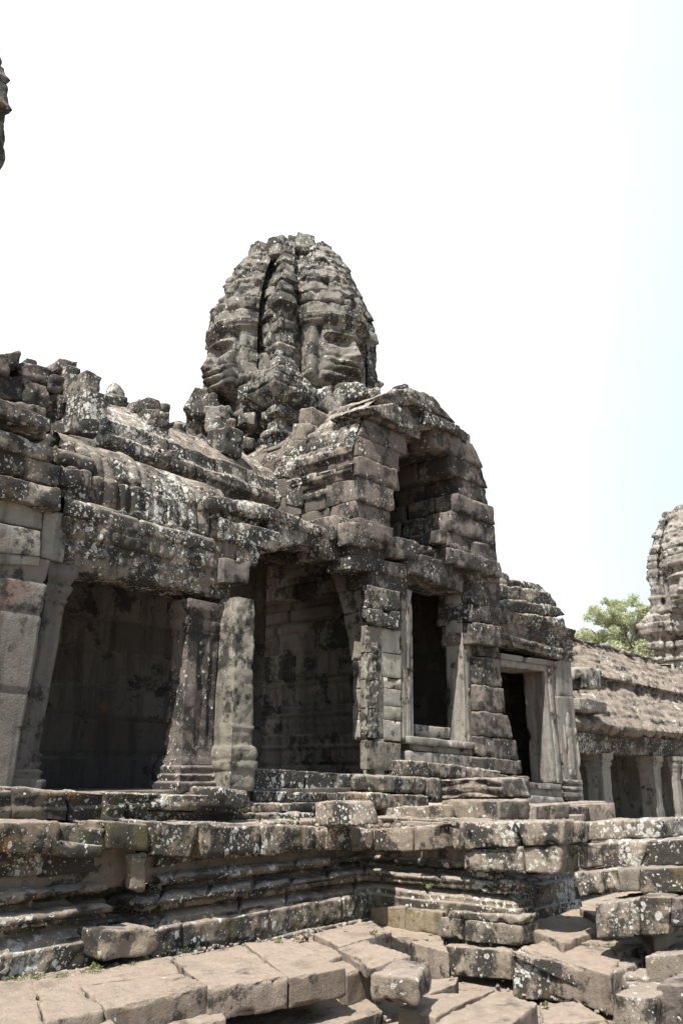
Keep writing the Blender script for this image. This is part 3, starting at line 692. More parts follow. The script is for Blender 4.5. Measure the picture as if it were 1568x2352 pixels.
# ------------------------------------------------------------------ face towers
KZ = [(-30, 1.0), (0, 1.0), (1.3, 1.0), (1.9, .98), (2.3, .92), (2.7, .84), (3.1, .74), (3.3, .68), (3.45, .62), (3.52, .1)]
def kz(h): return np.interp(h, [a for a, b in KZ], [b for a, b in KZ])
def face_relief(a, h):
    """carved face: a across, h above the chin (hairline 1.27)"""
    E = lambda x, w: np.exp(-(x / w) ** 2)
    d = np.zeros_like(a); aa = np.abs(a)
    infc = (h > -.1) & (h < 1.3)
    nw = np.interp(h, [.42, .5, .62, .95], [.10, .12, .075, .055])
    nh = np.interp(h, [.40, .46, .52, .62, .92, 1.05], [0, .21, .27, .22, .10, .0])
    d += nh * E(a, nw)
    d += .10 * E(aa - .13, .055) * E(h - .49, .06)                       # nostrils
    d -= .20 * E(aa - .27, .17) * E(h - .87, .095)                       # sockets
    d += .13 * E(aa - .27, .13) * E(h - .845, .05)                       # lids
    d -= .05 * E(aa - .26, .14) * E(h - .80, .018)
    d += .10 * E(h - (1.01 - .35 * (aa - .2) ** 2), .035) * (aa < .52)    # brow
    lipc = .325 + .25 * a * a
    d += .20 * E(h - (lipc + .055), .04) * E(a, .28) + .20 * E(h - (lipc - .07), .05) * E(a, .24)
    d -= .16 * E(h - lipc, .02) * E(a, .30)
    d -= .08 * E(h - .185, .035) * E(a, .27)
    d += .11 * E(h - .09, .07) * E(a, .22)
    d += .05 * E(aa - .36, .14) * E(h - .55, .2)
    d -= .06 * E(aa - .33, .04) * E(h - .38, .1)
    d = d * infc
    d -= .42 * np.clip((.10 - h) / .22, 0, 1) ** 1.5 * (h < .10)          # under the chin
    band = np.clip((h - 1.25) / .03, 0, 1)
    d += .10 * band * (h < 1.36) + .15 * (h >= 1.36) * (h < 1.46)
    dia = (h > 1.46) * (h < 1.95); d += dia * (.05 + .06 * np.abs(np.sin(a * 13 + (h > 1.72) * 1.57)) - .05 * E(h - 1.71, .02))
    d += (h >= 1.95) * (.04 + .05 * (1 - ((h - 1.95) / .42 + .25 * np.sin(a * 9 + h * 5)) % 1.0) + .02 * np.sin(a * 17 + np.floor((h - 1.95) / .42) * 1.5))
    ear = E(aa - .66, .04) * ((h > .05) & (h < 1.15)); d += .10 * ear
    d -= .13 * E(aa - .59, .03) * ((h > .05) & (h < 1.25))
    d += .06 * E(aa - .665, .05) * E(h - .12, .1)
    return d
def tower(root, place, mats, res=.03, faces=(0, 1, 2, 3), low=True, seed=1, turn=(0, 0, 0, 0)):
    """place(P): local (x,y,h above chin) -> world. Side 0 looks to -y, 1 to -x, 2 to +y, 3 to +x"""
    for sd in faces:
        na = int(2.0 / res); nh = int(4.1 / res)
        t = np.linspace(-math.pi / 2, math.pi / 2, na); h = np.linspace(-.22, 3.52, nh)
        Tt, H = np.meshgrid(t, h, indexing='ij'); Tt = Tt.ravel(); H = H.ravel()
        A = .72 * np.sin(Tt)
        o = 1.05 + .64 * np.cos(Tt) * np.interp(H, [-.2, 0, .3, 1.2, 2.0], [.85, .92, 1, 1, .95])
        P0 = np.stack((Tt + 13 * seed, 0 * A + sd * 5 + seed, H), 1)
        dd, bid, ua, ub = masonry(Tt * .8 + .01 * fbm(P0, 3, 2, 2), H + .01 * fbm(P0, 3, 2, 3), np.arange(-.4, 4.6, .30), .55, seed * 10 + sd)
        up = np.clip((H - 1.4) / .5, 0, 1)
        d = face_relief(A, H) + (.008 + .04 * up) * hrand(bid, 1) - .028 * np.exp(-(dd / .014) ** 2) + (.012 + .06 * up) * fbm(P0, 4.5, 4, seed)
        o = o + d * np.maximum(.25, np.cos(Tt)); k = kz(H)
        lx = (A + d * np.sin(Tt) * .8) * (.15 + .85 * k); ly = o * k
        X, Y = ((lx, -ly), (-ly, -lx), (-lx, ly), (ly, lx))[sd]
        tc_, ts_ = math.cos(turn[sd]), math.sin(turn[sd]); X, Y = X * tc_ - Y * ts_, X * ts_ + Y * tc_
        g = G(); idx = np.arange(na * nh).reshape(na, nh)
        q = np.stack((idx[:-1, :-1], idx[1:, :-1], idx[1:, 1:], idx[:-1, 1:]), -1).reshape(-1, 4)
        if sd in (1, 3) and False: q = q[:, ::-1]
        g.add(place(np.stack((X, Y, H), 1)), q, .5 + .4 * hrand(bid, 4))
        part('face', g, mats[-1], root)
    # redented corners
    def scl(P):
        k = kz(P[:, 2])[:, None]; Q = P.copy(); Q[:, :2] = P[:, :2] * k; return place(Q)
    c = [(.40, -1.06), (.92, -1.06), (.92, -1.26), (1.26, -1.26), (1.26, -.92), (1.06, -.92), (1.06, -.40)]
    path = []
    for r in range(4):
        path += [((x, y), (-y, x), (-x, -y), (y, -x))[r] for x, y in c]
    path.append(path[0])
    br = np.arange(0, 6.4, .29)
    def tiers(A, B, P, BL):
        up = (B > 1.5)
        return up * (.05 * (1 - ((B - 1.5) / .58) % 1.0) * (1 + fbm(P, 1.2, 2, 3)) - .02) + .06 * np.exp(-((B - .1) / .12) ** 2) - .05 * np.maximum(0, fbm(P, 1.7, 3, 41 + seed)) + .05 * np.exp(-((B - .55) / .07) ** 2)
    g = G()
    sheet(g, path, [(0, -.25), (0, 3.52)], res=res * 1.15, breaks=br, L=.42, off=.03, groove=.045, amp=.03, nsc=4, closed=True, extra=tiers, warp=scl, seed=seed * 7)
    part('corner_pier', g, mats[0], root)
    # lotus crown of loose stones
    g = G(); rnd = random.Random(seed)
    for ring, (n, rr, hh, s) in enumerate(((12, .95, 3.26, .17), (11, .84, 3.48, .22), (8, .55, 3.66, .24), (5, .30, 3.80, .23), (2, .12, 3.92, .19))):
        for i in range(n):
            an = 2 * math.pi * (i + rnd.random() * .5) / n; cx, cy = rr * math.cos(an), rr * math.sin(an)
            s1 = s * rnd.uniform(.8, 1.2)
            Q = [(-s1, -s1 * .8, -s1), (s1, -s1 * .8, -s1), (s1, s1 * .8, -s1), (-s1, s1 * .8, -s1), (-s1 * .7, -s1 * .7, s1 * .8), (s1 * .9, -s1 * .7, s1 * .7), (s1 * .9, s1 * .7, s1 * .6), (-s1 * .7, s1 * .7, s1 * .8)]
            Q = np.array(Q); ca, sa = math.cos(an), math.sin(an)
            Q = np.stack((Q[:, 0] * ca - Q[:, 1] * sa + cx, Q[:, 0] * sa + Q[:, 1] * ca + cy, Q[:, 2] + hh + rnd.uniform(-.05, .05)), 1)
            hexa(g, place(Q), r=.05, amp=.04, res=max(res, .05))
    part('crown', g, mats[0], root)
    if low:
        g = G()
        c2 = [(.50, -1.14), (.74, -1.14), (.74, -1.27), (.98, -1.27), (.98, -1.40), (1.40, -1.40), (1.40, -.98), (1.27, -.98), (1.27, -.74), (1.14, -.74), (1.14, -.50)]
        path = []
        for r in range(4): path += [((x, y), (-y, x), (-x, -y), (y, -x))[r] for x, y in c2]
        path.append(path[0])
        sheet(g, path, [(-.05, -3.2), (-.05, -1.45), (.0, -1.4), (.0, -1.3), (-.08, -1.25), (-.08, -1.05), (.02, -.98), (.02, -.85), (-.05, -.8), (.05, -.70), (.16, -.55), (.20, -.42), (.20, -.28), (.10, -.22), (.12, -.12), (.06, -.02), (.0, .04), (-.15, .1)],
              res=res * 1.15, breaks=[0, .6, 1.2, 1.8, 2.2, 2.6, 3.0, 3.4, 4.6], L=.45, off=.025, groove=.045, amp=.02, nsc=4, closed=True, warp=place, seed=seed * 7 + 1)
        part('cornice', g, mats[0], root)
TC = np.array((11.75, 11.25, 7.46))
TWR = thing('face_tower', tuple(TC - np.array((0, 0, 3))), 'weathered stone tower with two huge carved faces rising behind the gable', 'tower', 'towers with carved faces')
TS = 1.03
def placemid(P):
    ca, sa = math.cos(math.radians(-9)), math.sin(math.radians(-9))
    return np.stack(((P[:, 0] * ca - P[:, 1] * sa) * 1.06 + TC[0], (P[:, 0] * sa + P[:, 1] * ca) * 1.06 + TC[1], P[:, 2] * 1.0 + TC[2]), 1)
tower(TWR, placemid, (M_TOWER, M_FACE), res=.024, seed=3, turn=(math.radians(4), math.radians(-14), 0, 0))
g = G()       # rough masonry at the foot of the tower
for q, d_, dep in (([(418, 935), (452, 882), (470, 900), (462, 955)], 15.6, .6), ([(440, 905), (500, 895), (505, 945), (440, 955)], 15.3, .6), ([(470, 930), (530, 930), (535, 975), (470, 985)], 14.9, .6), ([(730, 930), (775, 885), (800, 900), (770, 960)], 14.2, .5), ([(770, 880), (835, 872), (850, 905), (775, 930)], 14.4, .6),
                   ([(700, 905), (760, 880), (765, 915), (705, 945)], 14.8, .5), ([(556, 814), (592, 808), (595, 852), (556, 856)], 15.0, .5), ([(596, 812), (646, 806), (648, 850), (597, 853)], 14.8, .5), ([(572, 852), (650, 845), (658, 880), (566, 888)], 14.6, .6), ([(546, 886), (600, 872), (604, 905), (549, 916)], 14.6, .4), ([(604, 872), (662, 864), (666, 908), (607, 915)], 14.4, .5), ([(835, 885), (875, 892), (860, 912), (838, 915)], 14.5, .5)):
    tl, tr, br_, bl = [at_d(p[0], p[1], d_) for p in q]; v = np.array((_c, _s, 0)) * dep
    hexa(g, [bl, br_, br_ + v, bl + v, tl, tr, tr + v, tl + v], r=.08, amp=.06)
for k in range(16):
    an = random.choice((random.uniform(math.radians(150), math.radians(195)), random.uniform(math.radians(255), math.radians(300)))); rr = random.uniform(1.5, 2.0); s = random.uniform(.15, .28)
    zz = TC[2] - 1.0 + random.uniform(-.6, .35) - (rr - 1.5) * 1.2
    block(g, TC[0] + rr * math.cos(an) - s, TC[0] + rr * math.cos(an) + s, TC[1] + rr * math.sin(an) - s, TC[1] + rr * math.sin(an) + s, zz, zz + s * 1.5, rz=random.uniform(0, 1), r=.05, amp=.04, res=.06)
part('shoulder', g, M_TOWER, TWR, 'rough stepped stones at the tower foot')

fp = at_d(1632, 1414, 33.0)
FAR = thing('face_tower', (fp[0], fp[1], fp[2] - 3), 'pale distant face tower cut off by the right edge of the photo', 'tower', 'towers with carved faces')
def placefar(P):
    an = math.radians(-7); Q = P * 1.32; Q[:, 2] = np.where(Q[:, 2] > 1.6, 1.6 + (Q[:, 2] - 1.6) * .86, Q[:, 2]); ca, sa = math.cos(an), math.sin(an)
    return np.stack((Q[:, 0] * ca - Q[:, 1] * sa + fp[0], Q[:, 0] * sa + Q[:, 1] * ca + fp[1], Q[:, 2] + fp[2]), 1)
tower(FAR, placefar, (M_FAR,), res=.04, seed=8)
lp = at_d(-293, 422, 15.5)
LFT = thing('face_tower', (lp[0], lp[1], lp[2] - 8), 'dark tower edge showing only as a sliver at upper left', 'tower', 'towers with carved faces')
def placelft(P): return P * 1.5 + lp
tower(LFT, placelft, (M_DARK,), res=.05, low=False, seed=15)
g = G()
sheet(g, [(-.9, -.9), (.9, -.9), (.9, .9), (-.9, .9), (-.9, -.9)], [(0, -11), (0, -.1)], res=.12, breaks=list(np.arange(0, 12, .4)), L=.7, closed=True, warp=placelft)
part('shaft', g, M_DARK, LFT)

# ------------------------------------------------------------------ far gallery at right
RG = thing('stone_gallery', (22.0, 9.2, -1.6), 'low sunlit gallery at right with two tiers of lichened tile roof over short pillars', 'gallery')
def rz_(px, py, y): return at_y(px, py, y)[2]
e0, e1 = rz_(1450, 1677, 8.75), rz_(1450, 1592, 10.0)
u0, u1 = rz_(1450, 1570, 10.0), rz_(1450, 1512, 11.6)
l0 = rz_(1450, 1735, 9.0)
def rrib(A, B, P, BL):
    return .05 * np.abs(np.sin(A * 5.2 + np.floor(BL / .36) * 2 + fbm(P, .7, 2, 9))) * (1 + .8 * fbm(P, 1.1, 2, 19)) + .03 * fbm(P, 5, 3, 21) - .05 * np.maximum(0, fbm(P, 1.2, 3, 13))
g = G()
st = lambda o0, z0, o1, z1, n: [q for i in range(n) for q in ((o0 + (o1 - o0) * i / n + .05, z0 + (z1 - z0) * i / n), (o0 + (o1 - o0) * (i + 1) / n + .06, z0 + (z1 - z0) * (i + 1) / n - .03))]
sheet(g, [(17.3, 9.0), (36, 9.0)], [(-.3, e0 - .1), (.2, e0 - .1), (.27, e0 + .02)] + st(.25, e0 + .05, -1.0, e1, 4) + [(-1.0, u0 - .1), (-.85, u0 - .02)] + st(-.9, u0, -2.4, u1, 5) + [(-2.7, u1 + .02)],
      res=.06, breaks=list(np.arange(0, 5.4, .36)), L=.8, off=.05, groove=.05, gw=.025, amp=.035, extra=rrib)
part('tiled_roof', g, stone('far_roof_sandstone', (0.20, 0.168, 0.135), (0.17, 0.138, 0.108), black=.48, white=.66, top=.6, orange=.05, topcol=(.235, .19, .148)), RG)
g = G()
sheet(g, [(17.3, 9.0), (36, 9.0)], [(-.5, l0), (0, l0), (0, l0 + .2), (.03, l0 + .22), (.03, (l0 + e0) / 2), (.08, (l0 + e0) / 2 + .03), (.08, e0 - .15), (-.2, e0 - .1)], res=.06, breaks=[0, .5, .8, 1.1, 2], L=1.6, off=.03, amp=.025)
part('lintel', g, M_WALL, RG)
for px, w in ((1394, .5), (1512, .5), (1600, .5)):
    p = at_y(px, 1850, 9.05); g = G()
    pillar(g, p[0] - w / 2, p[0] + w / 2, 9.0, 9.45, col_prof(-1.6, l0 + .02), res=.05, amp=.02); part('pillar', g, M_SMOOTH, RG)
g = G()
for px in (1565, 1585):
    p = at_y(px, 1850, 8.8); pillar(g, p[0] - .14, p[0] + .14, 8.8, 9.0, col_prof(-1.5, l0 + .02), res=.05, amp=.03)
part('baluster', g, M_SMOOTH, RG)
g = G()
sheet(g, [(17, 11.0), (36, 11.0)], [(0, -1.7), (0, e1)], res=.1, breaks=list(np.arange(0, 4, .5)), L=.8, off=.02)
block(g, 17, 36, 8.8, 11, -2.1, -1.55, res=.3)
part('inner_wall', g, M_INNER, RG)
g = G(); rnd = random.Random(4)
for k in range(26):
    x = 17.5 + k * .62; s = rnd.uniform(.02, .11)
    block(g, x, x + .5, 11.2, 11.5, u1, u1 + s, jit=.05, r=.06, amp=.05, res=.07)
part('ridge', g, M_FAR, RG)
g = G()
for q, y in (([(1318, 1535), (1345, 1530), (1352, 1555), (1316, 1560)], 8.6), ([(1342, 1530), (1378, 1535), (1382, 1582), (1346, 1580)], 8.5), ([(1312, 1558), (1345, 1560), (1346, 1584), (1312, 1580)], 8.7), ([(1330, 1600), (1395, 1615), (1396, 1640), (1330, 1632)], 8.6)):
    bq(g, q, y, .8, r=.08, amp=.05)
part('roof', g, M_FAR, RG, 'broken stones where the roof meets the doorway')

# ------------------------------------------------------------------ moulded platform under the galleries
PLAT = thing('stone_platform', (8.9, 7.0, -1.7), 'moulded stone platform carrying the galleries, its courses worn and mossy', 'platform')
PB = [(.03, -1.95), (.03, -1.66), (.0, -1.64), (.0, -1.40), (-.03, -1.37), (-.04, -1.345), (-.15, -1.29), (-.21, -1.27), (-.21, -1.25), (-.06, -1.235), (-.02, -1.20), (-.02, -1.15), (-.07, -1.115), (-.25, -1.10), (-.30, -1.06), (-.28, -1.03), (-.09, -1.015), (-.04, -.985), (-.05, -.95), (-.13, -.93), (-.32, -.915), (-.32, -.86), (-.14, -.84), (-.12, -.50), (-.6, -.48)]
XA, XB = at_y(262, 1965, 7.5)[0], at_y(306, 1965, 7.5)[0]
def drain(ca, cen): return (cen[:, 0] > XA) & (cen[:, 0] < XB) & (cen[:, 1] > 6.9) & (cen[:, 1] < 7.9) & (cen[:, 2] > -1.06) & (cen[:, 2] < -.76)
def wear(A, B, P, BL): return -.09 * np.maximum(0, fbm(P, 1.4, 3, 51) - .3) + .008 * fbm(P, 14, 2, 3)
g = G()
sheet(g, [(2.0, 7.0), (5.08, 7.0), (5.08, 7.4), (5.40, 7.4), (5.40, 7.0), (8.9, 7.0), (8.9, 4.95), (9.28, 4.95), (9.28, 5.22), (9.72, 5.22), (9.72, 5.5), (10.2, 5.5), (10.2, 5.8), (12.2, 5.8), (12.2, 7.4), (17.4, 7.4)], PB, res=.027, resb=.022,
      breaks=[0, .31, .62, 1.05, 1.5, 1.95, 2.5, 3.6], hole=drain, L=.85, off=.018, groove=.04, gw=.016, amp=.012, extra=wear, tintamp=.6)
part('moulded_base', g, M_BASE, PLAT)
g = G()
for q, y, d in (([(-60, 1884), (140, 1888), (138, 1962), (-60, 1962)], 6.96, .7), ([(139, 1890), (248, 1898), (244, 1952), (140, 1957)], 6.98, .6), ([(138, 1930), (240, 1940), (238, 1972), (150, 1968)], 6.84, .4), ([(248, 1886), (341, 1892), (342, 1954), (252, 1950)], 6.93, .7),
                ([(345, 1886), (458, 1892), (442, 1972), (350, 1965)], 6.95, .8), ([(461, 1890), (600, 1894), (600, 1966), (470, 1970)], 6.92, .8), ([(601, 1894), (725, 1898), (722, 1950), (601, 1967)], 6.93, .8), ([(726, 1898), (858, 1904), (858, 1956), (724, 1950)], 6.96, .7)):
    bq(g, q, y, d, r=.035, amp=.025, res=.035)
part('coping', g, M_BASE, PLAT)
g = G()
for q, x, d in (([(858, 1906), (948, 1899), (946, 1956), (860, 1956)], 8.8, .9), ([(949, 1899), (1032, 1892), (1036, 1948), (950, 1956)], 8.76, .9), ([(1033, 1890), (1176, 1888), (1182, 1946), (1040, 1952)], 8.72, .9), ([(1179, 1889), (1294, 1886), (1290, 1940), (1194, 1946)], 8.76, .42), ([(1292, 1886), (1328, 1888), (1328, 1936), (1290, 1940)], 9.0, .3),
                ([(1062, 1952), (1196, 1946), (1200, 2002), (1064, 2002)], 8.78, .6), ([(1196, 1945), (1290, 1942), (1282, 2008), (1206, 2004)], 8.80, .5)):
    bx(g, q, x, d, r=.035, amp=.025, res=.035)
part('coping', g, M_BLOCK, PLAT)
g = G()
for q in ([(850, 2086), (930, 2083), (928, 2142), (850, 2126)], [(931, 2084), (1018, 2096), (1005, 2152), (928, 2142)]): bx(g, q, 8.82, .4, r=.03, amp=.02, res=.035)
part('footing_stone', g, M_OCHRE, PLAT, 'smooth ochre and mossy stones low in the corner')
g = G()
for q in ([(1009, 2106), (1065, 2111), (1062, 2162), (1004, 2153)], [(1066, 2111), (1196, 2126), (1197, 2174), (1064, 2163)], [(1030, 2092), (1200, 2106), (1198, 2126), (1028, 2108)]): bx(g, q, 8.80, .4, r=.025, amp=.016, res=.035)
part('footing_stone', g, M_BLOCK, PLAT)
g = G()       # terrace floor and gallery plinth
block(g, 2.0, 10.4, 7.2, 8.4, -1.0, -.52, res=.12, amp=.015); block(g, 9.0, 12.2, 5.6, 8.4, -1.0, -.52, res=.12, amp=.015); block(g, 12.2, 17.4, 7.3, 8.5, -1.9, -.50, res=.15); block(g, 9.05, 9.75, 4.4, 5.7, -.8, -.53, res=.08)
part('terrace_floor', g, M_PAVE, PLAT)
g = G(); block(g, 4.7, 5.9, 7.72, 7.95, -1.7, -.6, res=.1); part('drain_dark_backing', g, M_INNER, PLAT)  # dark block added behind the slot to stop light leaking through
g = G()
for q, y, d in (([(-60, 1815), (28, 1816), (26, 1888), (-60, 1886)], 7.55, .6), ([(30, 1806), (157, 1815), (155, 1886), (30, 1882)], 7.5, .6), ([(158, 1815), (245, 1822), (242, 1888), (157, 1887)], 7.54, .6), ([(247, 1820), (290, 1822), (288, 1886), (244, 1886)], 7.46, .6), ([(291, 1822), (345, 1825), (343, 1877), (290, 1880)], 7.52, .6),
                ([(345, 1822), (503, 1830), (503, 1864), (345, 1862)], 7.48, .6), ([(300, 1862), (600, 1866), (600, 1896), (300, 1892)], 7.62, .5)):
    P = bq(g, q, y, d, r=.03, amp=.02, res=.035, post=lambda P: P + np.array((0, 1, 0)) * (.02 * np.sin(P[:, 2] * 48))[:, None] * (P[:, 1] < 7.7)[:, None])
part('plinth', g, M_BASE, PLAT)
g = G()
for q, y, d in (([(580, 1766), (700, 1771), (700, 1818), (580, 1815)], 7.92, .6), ([(702, 1771), (835, 1779), (833, 1822), (702, 1818)], 7.94, .6), ([(581, 1817), (660, 1819), (660, 1842), (582, 1838)], 7.86, .6), ([(662, 1819), (750, 1821), (750, 1842), (662, 1841)], 7.87, .6), ([(752, 1821), (840, 1824), (838, 1844), (752, 1842)], 7.88, .6)):
    bq(g, q, y, d, r=.02, amp=.02, res=.035)
part('threshold', g, M_WALL, PLAT, 'dark threshold course with white lichen')

# ------------------------------------------------------------------ loose stones: each a thing of its own
def loose(fn, quad, pos, dep, mat, label, group=None, name='stone_block', cat='stone block', **kw):
    g = G(); k = dict(r=.035, amp=.025, res=.03); k.update(kw)
    fn(g, quad, pos, dep, **k)
    V = np.concatenate(g.v); c = V.mean(0); c[2] = V[:, 2].min()
    return tag(part(name, g, mat, None, None, c), label, cat, group)
ST = 'loose stones on the terrace'
loose(bq, [(503, 1806), (580, 1818), (578, 1868), (510, 1866)], 7.3, .55, M_WALL, 'pale grey rounded block sitting below the bright pilaster', ST, r=.07)
loose(bq, [(597, 1843), (675, 1845), (672, 1867), (597, 1867)], 7.55, .5, M_BLOCK, 'small flat stone with white spots just right of the rounded grey block', ST)
loose(bq, [(676, 1843), (726, 1843), (722, 1867), (675, 1867)], 7.62, .4, M_DARK, 'small brown stone against the left side of the carved stone', ST)
loose(bq, [(596, 1868), (722, 1868), (722, 1898), (596, 1898)], 7.5, .6, M_BASE, 'long low brown stone under two small flat stones', ST)
loose(bx, [(722, 1842), (800, 1842), (818, 1896), (722, 1897)], 8.0, .45, M_BLOCK, 'brown carved stone with a hollow oval on its face', ST, post=lambda P: P)
loose(bq, [(806, 1845), (852, 1846), (850, 1867), (808, 1867)], 7.6, .4, M_WALL, 'little pale stone wedged right of the carved stone', ST)
loose(bq, [(815, 1868), (848, 1868), (850, 1894), (818, 1893)], 7.5, .4, M_DARK, 'dark small stone below the little pale stone in the corner', ST)
SS = 'fallen steps below the window'
loose(bq, [(943, 1745), (1060, 1760), (1060, 1786), (943, 1783)], 7.55, .6, M_BLOCK, 'long top step stone directly under the window sill, left half', SS)
loose(bq, [(1061, 1760), (1150, 1772), (1148, 1790), (1061, 1787)], 7.55, .6, M_BLOCK, 'top step stone under the window sill beside the rough pier', SS)
loose(bq, [(877, 1778), (990, 1786), (986, 1826), (880, 1820)], 7.3, .6, M_WALL, 'rounded grey carved stone with two pale bumps at its left end', SS, r=.07)
loose(bq, [(992, 1786), (1024, 1790), (1006, 1842), (994, 1840)], 7.2, .5, M_WALL, 'narrow upright white spotted stone between the two carved step stones', SS)
def folds(P):
    P = P.copy(); m = P[:, 0] < P[:, 0].min() + .12
    P[m, 0] += .03 * np.sin(P[m, 2] * 55 + 1.2 * np.sin(P[m, 1] * 7)); return P
loose(bx, [(1013, 1790), (1145, 1786), (1160, 1832), (1012, 1835)], 9.9, .7, M_BLOCK, 'tan stone carved with wavy folds, above the biggest step', SS, post=folds)
loose(bx, [(1006, 1838), (1150, 1838), (1146, 1888), (1035, 1886)], 9.5, .75, M_BLOCK, 'biggest smooth tan step stone with a dark right end', SS, r=.05)
loose(bx, [(900, 1854), (1026, 1848), (1034, 1890), (897, 1893)], 9.35, .6, M_BLOCK, 'long brown step stone with a tan left end', SS)
loose(bx, [(848, 1857), (899, 1856), (896, 1894), (846, 1894)], 9.4, .5, M_BLOCK, 'tan squarish stone at the left end of the lowest step', SS)
loose(bq, [(850, 1822), (985, 1828), (985, 1858), (855, 1858)], 7.1, .6, M_BASE, 'shadowed course stone below the rounded grey carved stone', SS)
loose(bx, [(1150, 1846), (1232, 1850), (1230, 1888), (1160, 1888)], 10.6, .6, M_BLOCK, 'tan stone standing right behind the biggest step stone', SS)
loose(bx, [(1248, 1846), (1271, 1846), (1270, 1885), (1250, 1884)], 11.0, .5, M_BLOCK, 'pale narrow block left of the dark spotted block below the doorway', SS)
loose(bq, [(1272, 1846), (1352, 1852), (1360, 1886), (1271, 1885)], 6.2, .6, M_DARK, 'dark brown block with large white spots below the doorway', SS, r=.05)
RS = 'stones of the right stair flank'
for quad, x, d, mt, lab in (
    ([(1326, 1888), (1426, 1885), (1431, 1928), (1338, 1932)], 9.45, .9, M_BLOCK, 'pale speckled coping block left of the last coping block on the right'),
    ([(1427, 1885), (1514, 1883), (1523, 1926), (1432, 1928)], 9.45, .9, M_WALL, 'heavily whitened coping block ending the top course on the right'),
    ([(1328, 1940), (1378, 1936), (1384, 1990), (1328, 1998)], 9.25, .9, M_BLOCK, 'brown block with a sunlit sloping top in the corner of the stair flank'),
    ([(1380, 1931), (1490, 1930), (1466, 1993), (1387, 1993)], 9.25, .9, M_BLOCK, 'large tan block with slanting right edge in the second course'),
    ([(1492, 1930), (1600, 1928), (1600, 1988), (1470, 1992)], 9.25, .9, M_BASE, 'moulded dark block right of the slanting tan block'),
    ([(1318, 2004), (1378, 2000), (1384, 2054), (1330, 2060)], 9.03, .9, M_BLOCK, 'speckled brown block left in the third course of the flank'),
    ([(1380, 1999), (1414, 1996), (1422, 2050), (1386, 2054)], 9.03, .9, M_BLOCK, 'small squarish block in the middle of the third course'),
    ([(1412, 1994), (1466, 1995), (1469, 2050), (1424, 2050)], 9.03, .9, M_CARVED, 'bright white edged block in the third course'),
    ([(1468, 1996), (1600, 1990), (1600, 2052), (1470, 2052)], 9.03, .9, M_BASE, 'long moulded block in shade at the end of the third course'),
    ([(1365, 2072), (1466, 2064), (1468, 2150), (1366, 2158)], 8.72, .9, M_BLOCK, 'wide bottom step block with a broad sunlit top'),
    ([(1467, 2058), (1540, 2060), (1534, 2148), (1470, 2150)], 8.72, .9, M_BASE, 'dark mossy block right of the wide bottom step'),
    ([(1540, 2062), (1610, 2062), (1610, 2130), (1537, 2130)], 8.72, .9, M_DARK, 'dark block cut by the right edge of the photo at the bottom step')):
    loose(bx, quad, x, d, mt, lab, RS)
# drain stones of the left base
loose(bq, [(298, 1962), (340, 1960), (336, 2052), (300, 2044)], 6.97, .10, M_BASE, 'upright narrow stone standing beside the dark drain slot', None)
def lotus(P):
    P = P.copy(); m = P[:, 1] < P[:, 1].min() + .1
    P[m, 1] -= .03 * np.sin(P[m, 0] * 16) * np.cos(P[m, 2] * 12); return P
loose(bq, [(236, 2136), (366, 2132), (372, 2190), (235, 2210)], 6.72, .4, M_BLOCK, 'carved drain stone with a curved lotus hollow at the foot of the base', None, post=lotus, r=.05)

# ------------------------------------------------------------------ paving and tumbled slabs of the foreground
def slab(g, quad, z, thick, zs=None, under=0.0, **kw):
    """quad: far-left, far-right, near-right, near-left of the top face in photo pixels"""
    zs = zs or (z,) * 4
    T = [at_z(p[0], p[1], zz) for p, zz in zip(quad, zs)]
    B = [t - np.array((0, 0, thick)) for t in T]
    k = dict(r=.026, amp=.012, res=.026, post=ripples, chip=.7); k.update(kw)
    # order x0y0, x1y0, x1y1, x0y1 = near-left, near-right, far-right, far-left
    hexa(g, [B[3], B[2], B[1], B[0], T[3], T[2], T[1], T[0]], **k)
def ripples(P):
    """flaking bedding layers and shallow hollows of worn sandstone tops"""
    P = P.copy(); zt = P[:, 2].max(); w = np.clip((P[:, 2] - zt + .10) / .05, 0, 1); Q = P * np.array((1, 1, .3))
    ly = fbm(Q + _seed[0], .9, 3, 5); P[:, 2] += w * (.022 * (np.floor(ly * 4) / 4 - ly * .3) + .006 * fbm(Q * np.array((1, 3, 1)), 7, 3, 9)); return P
g = G()
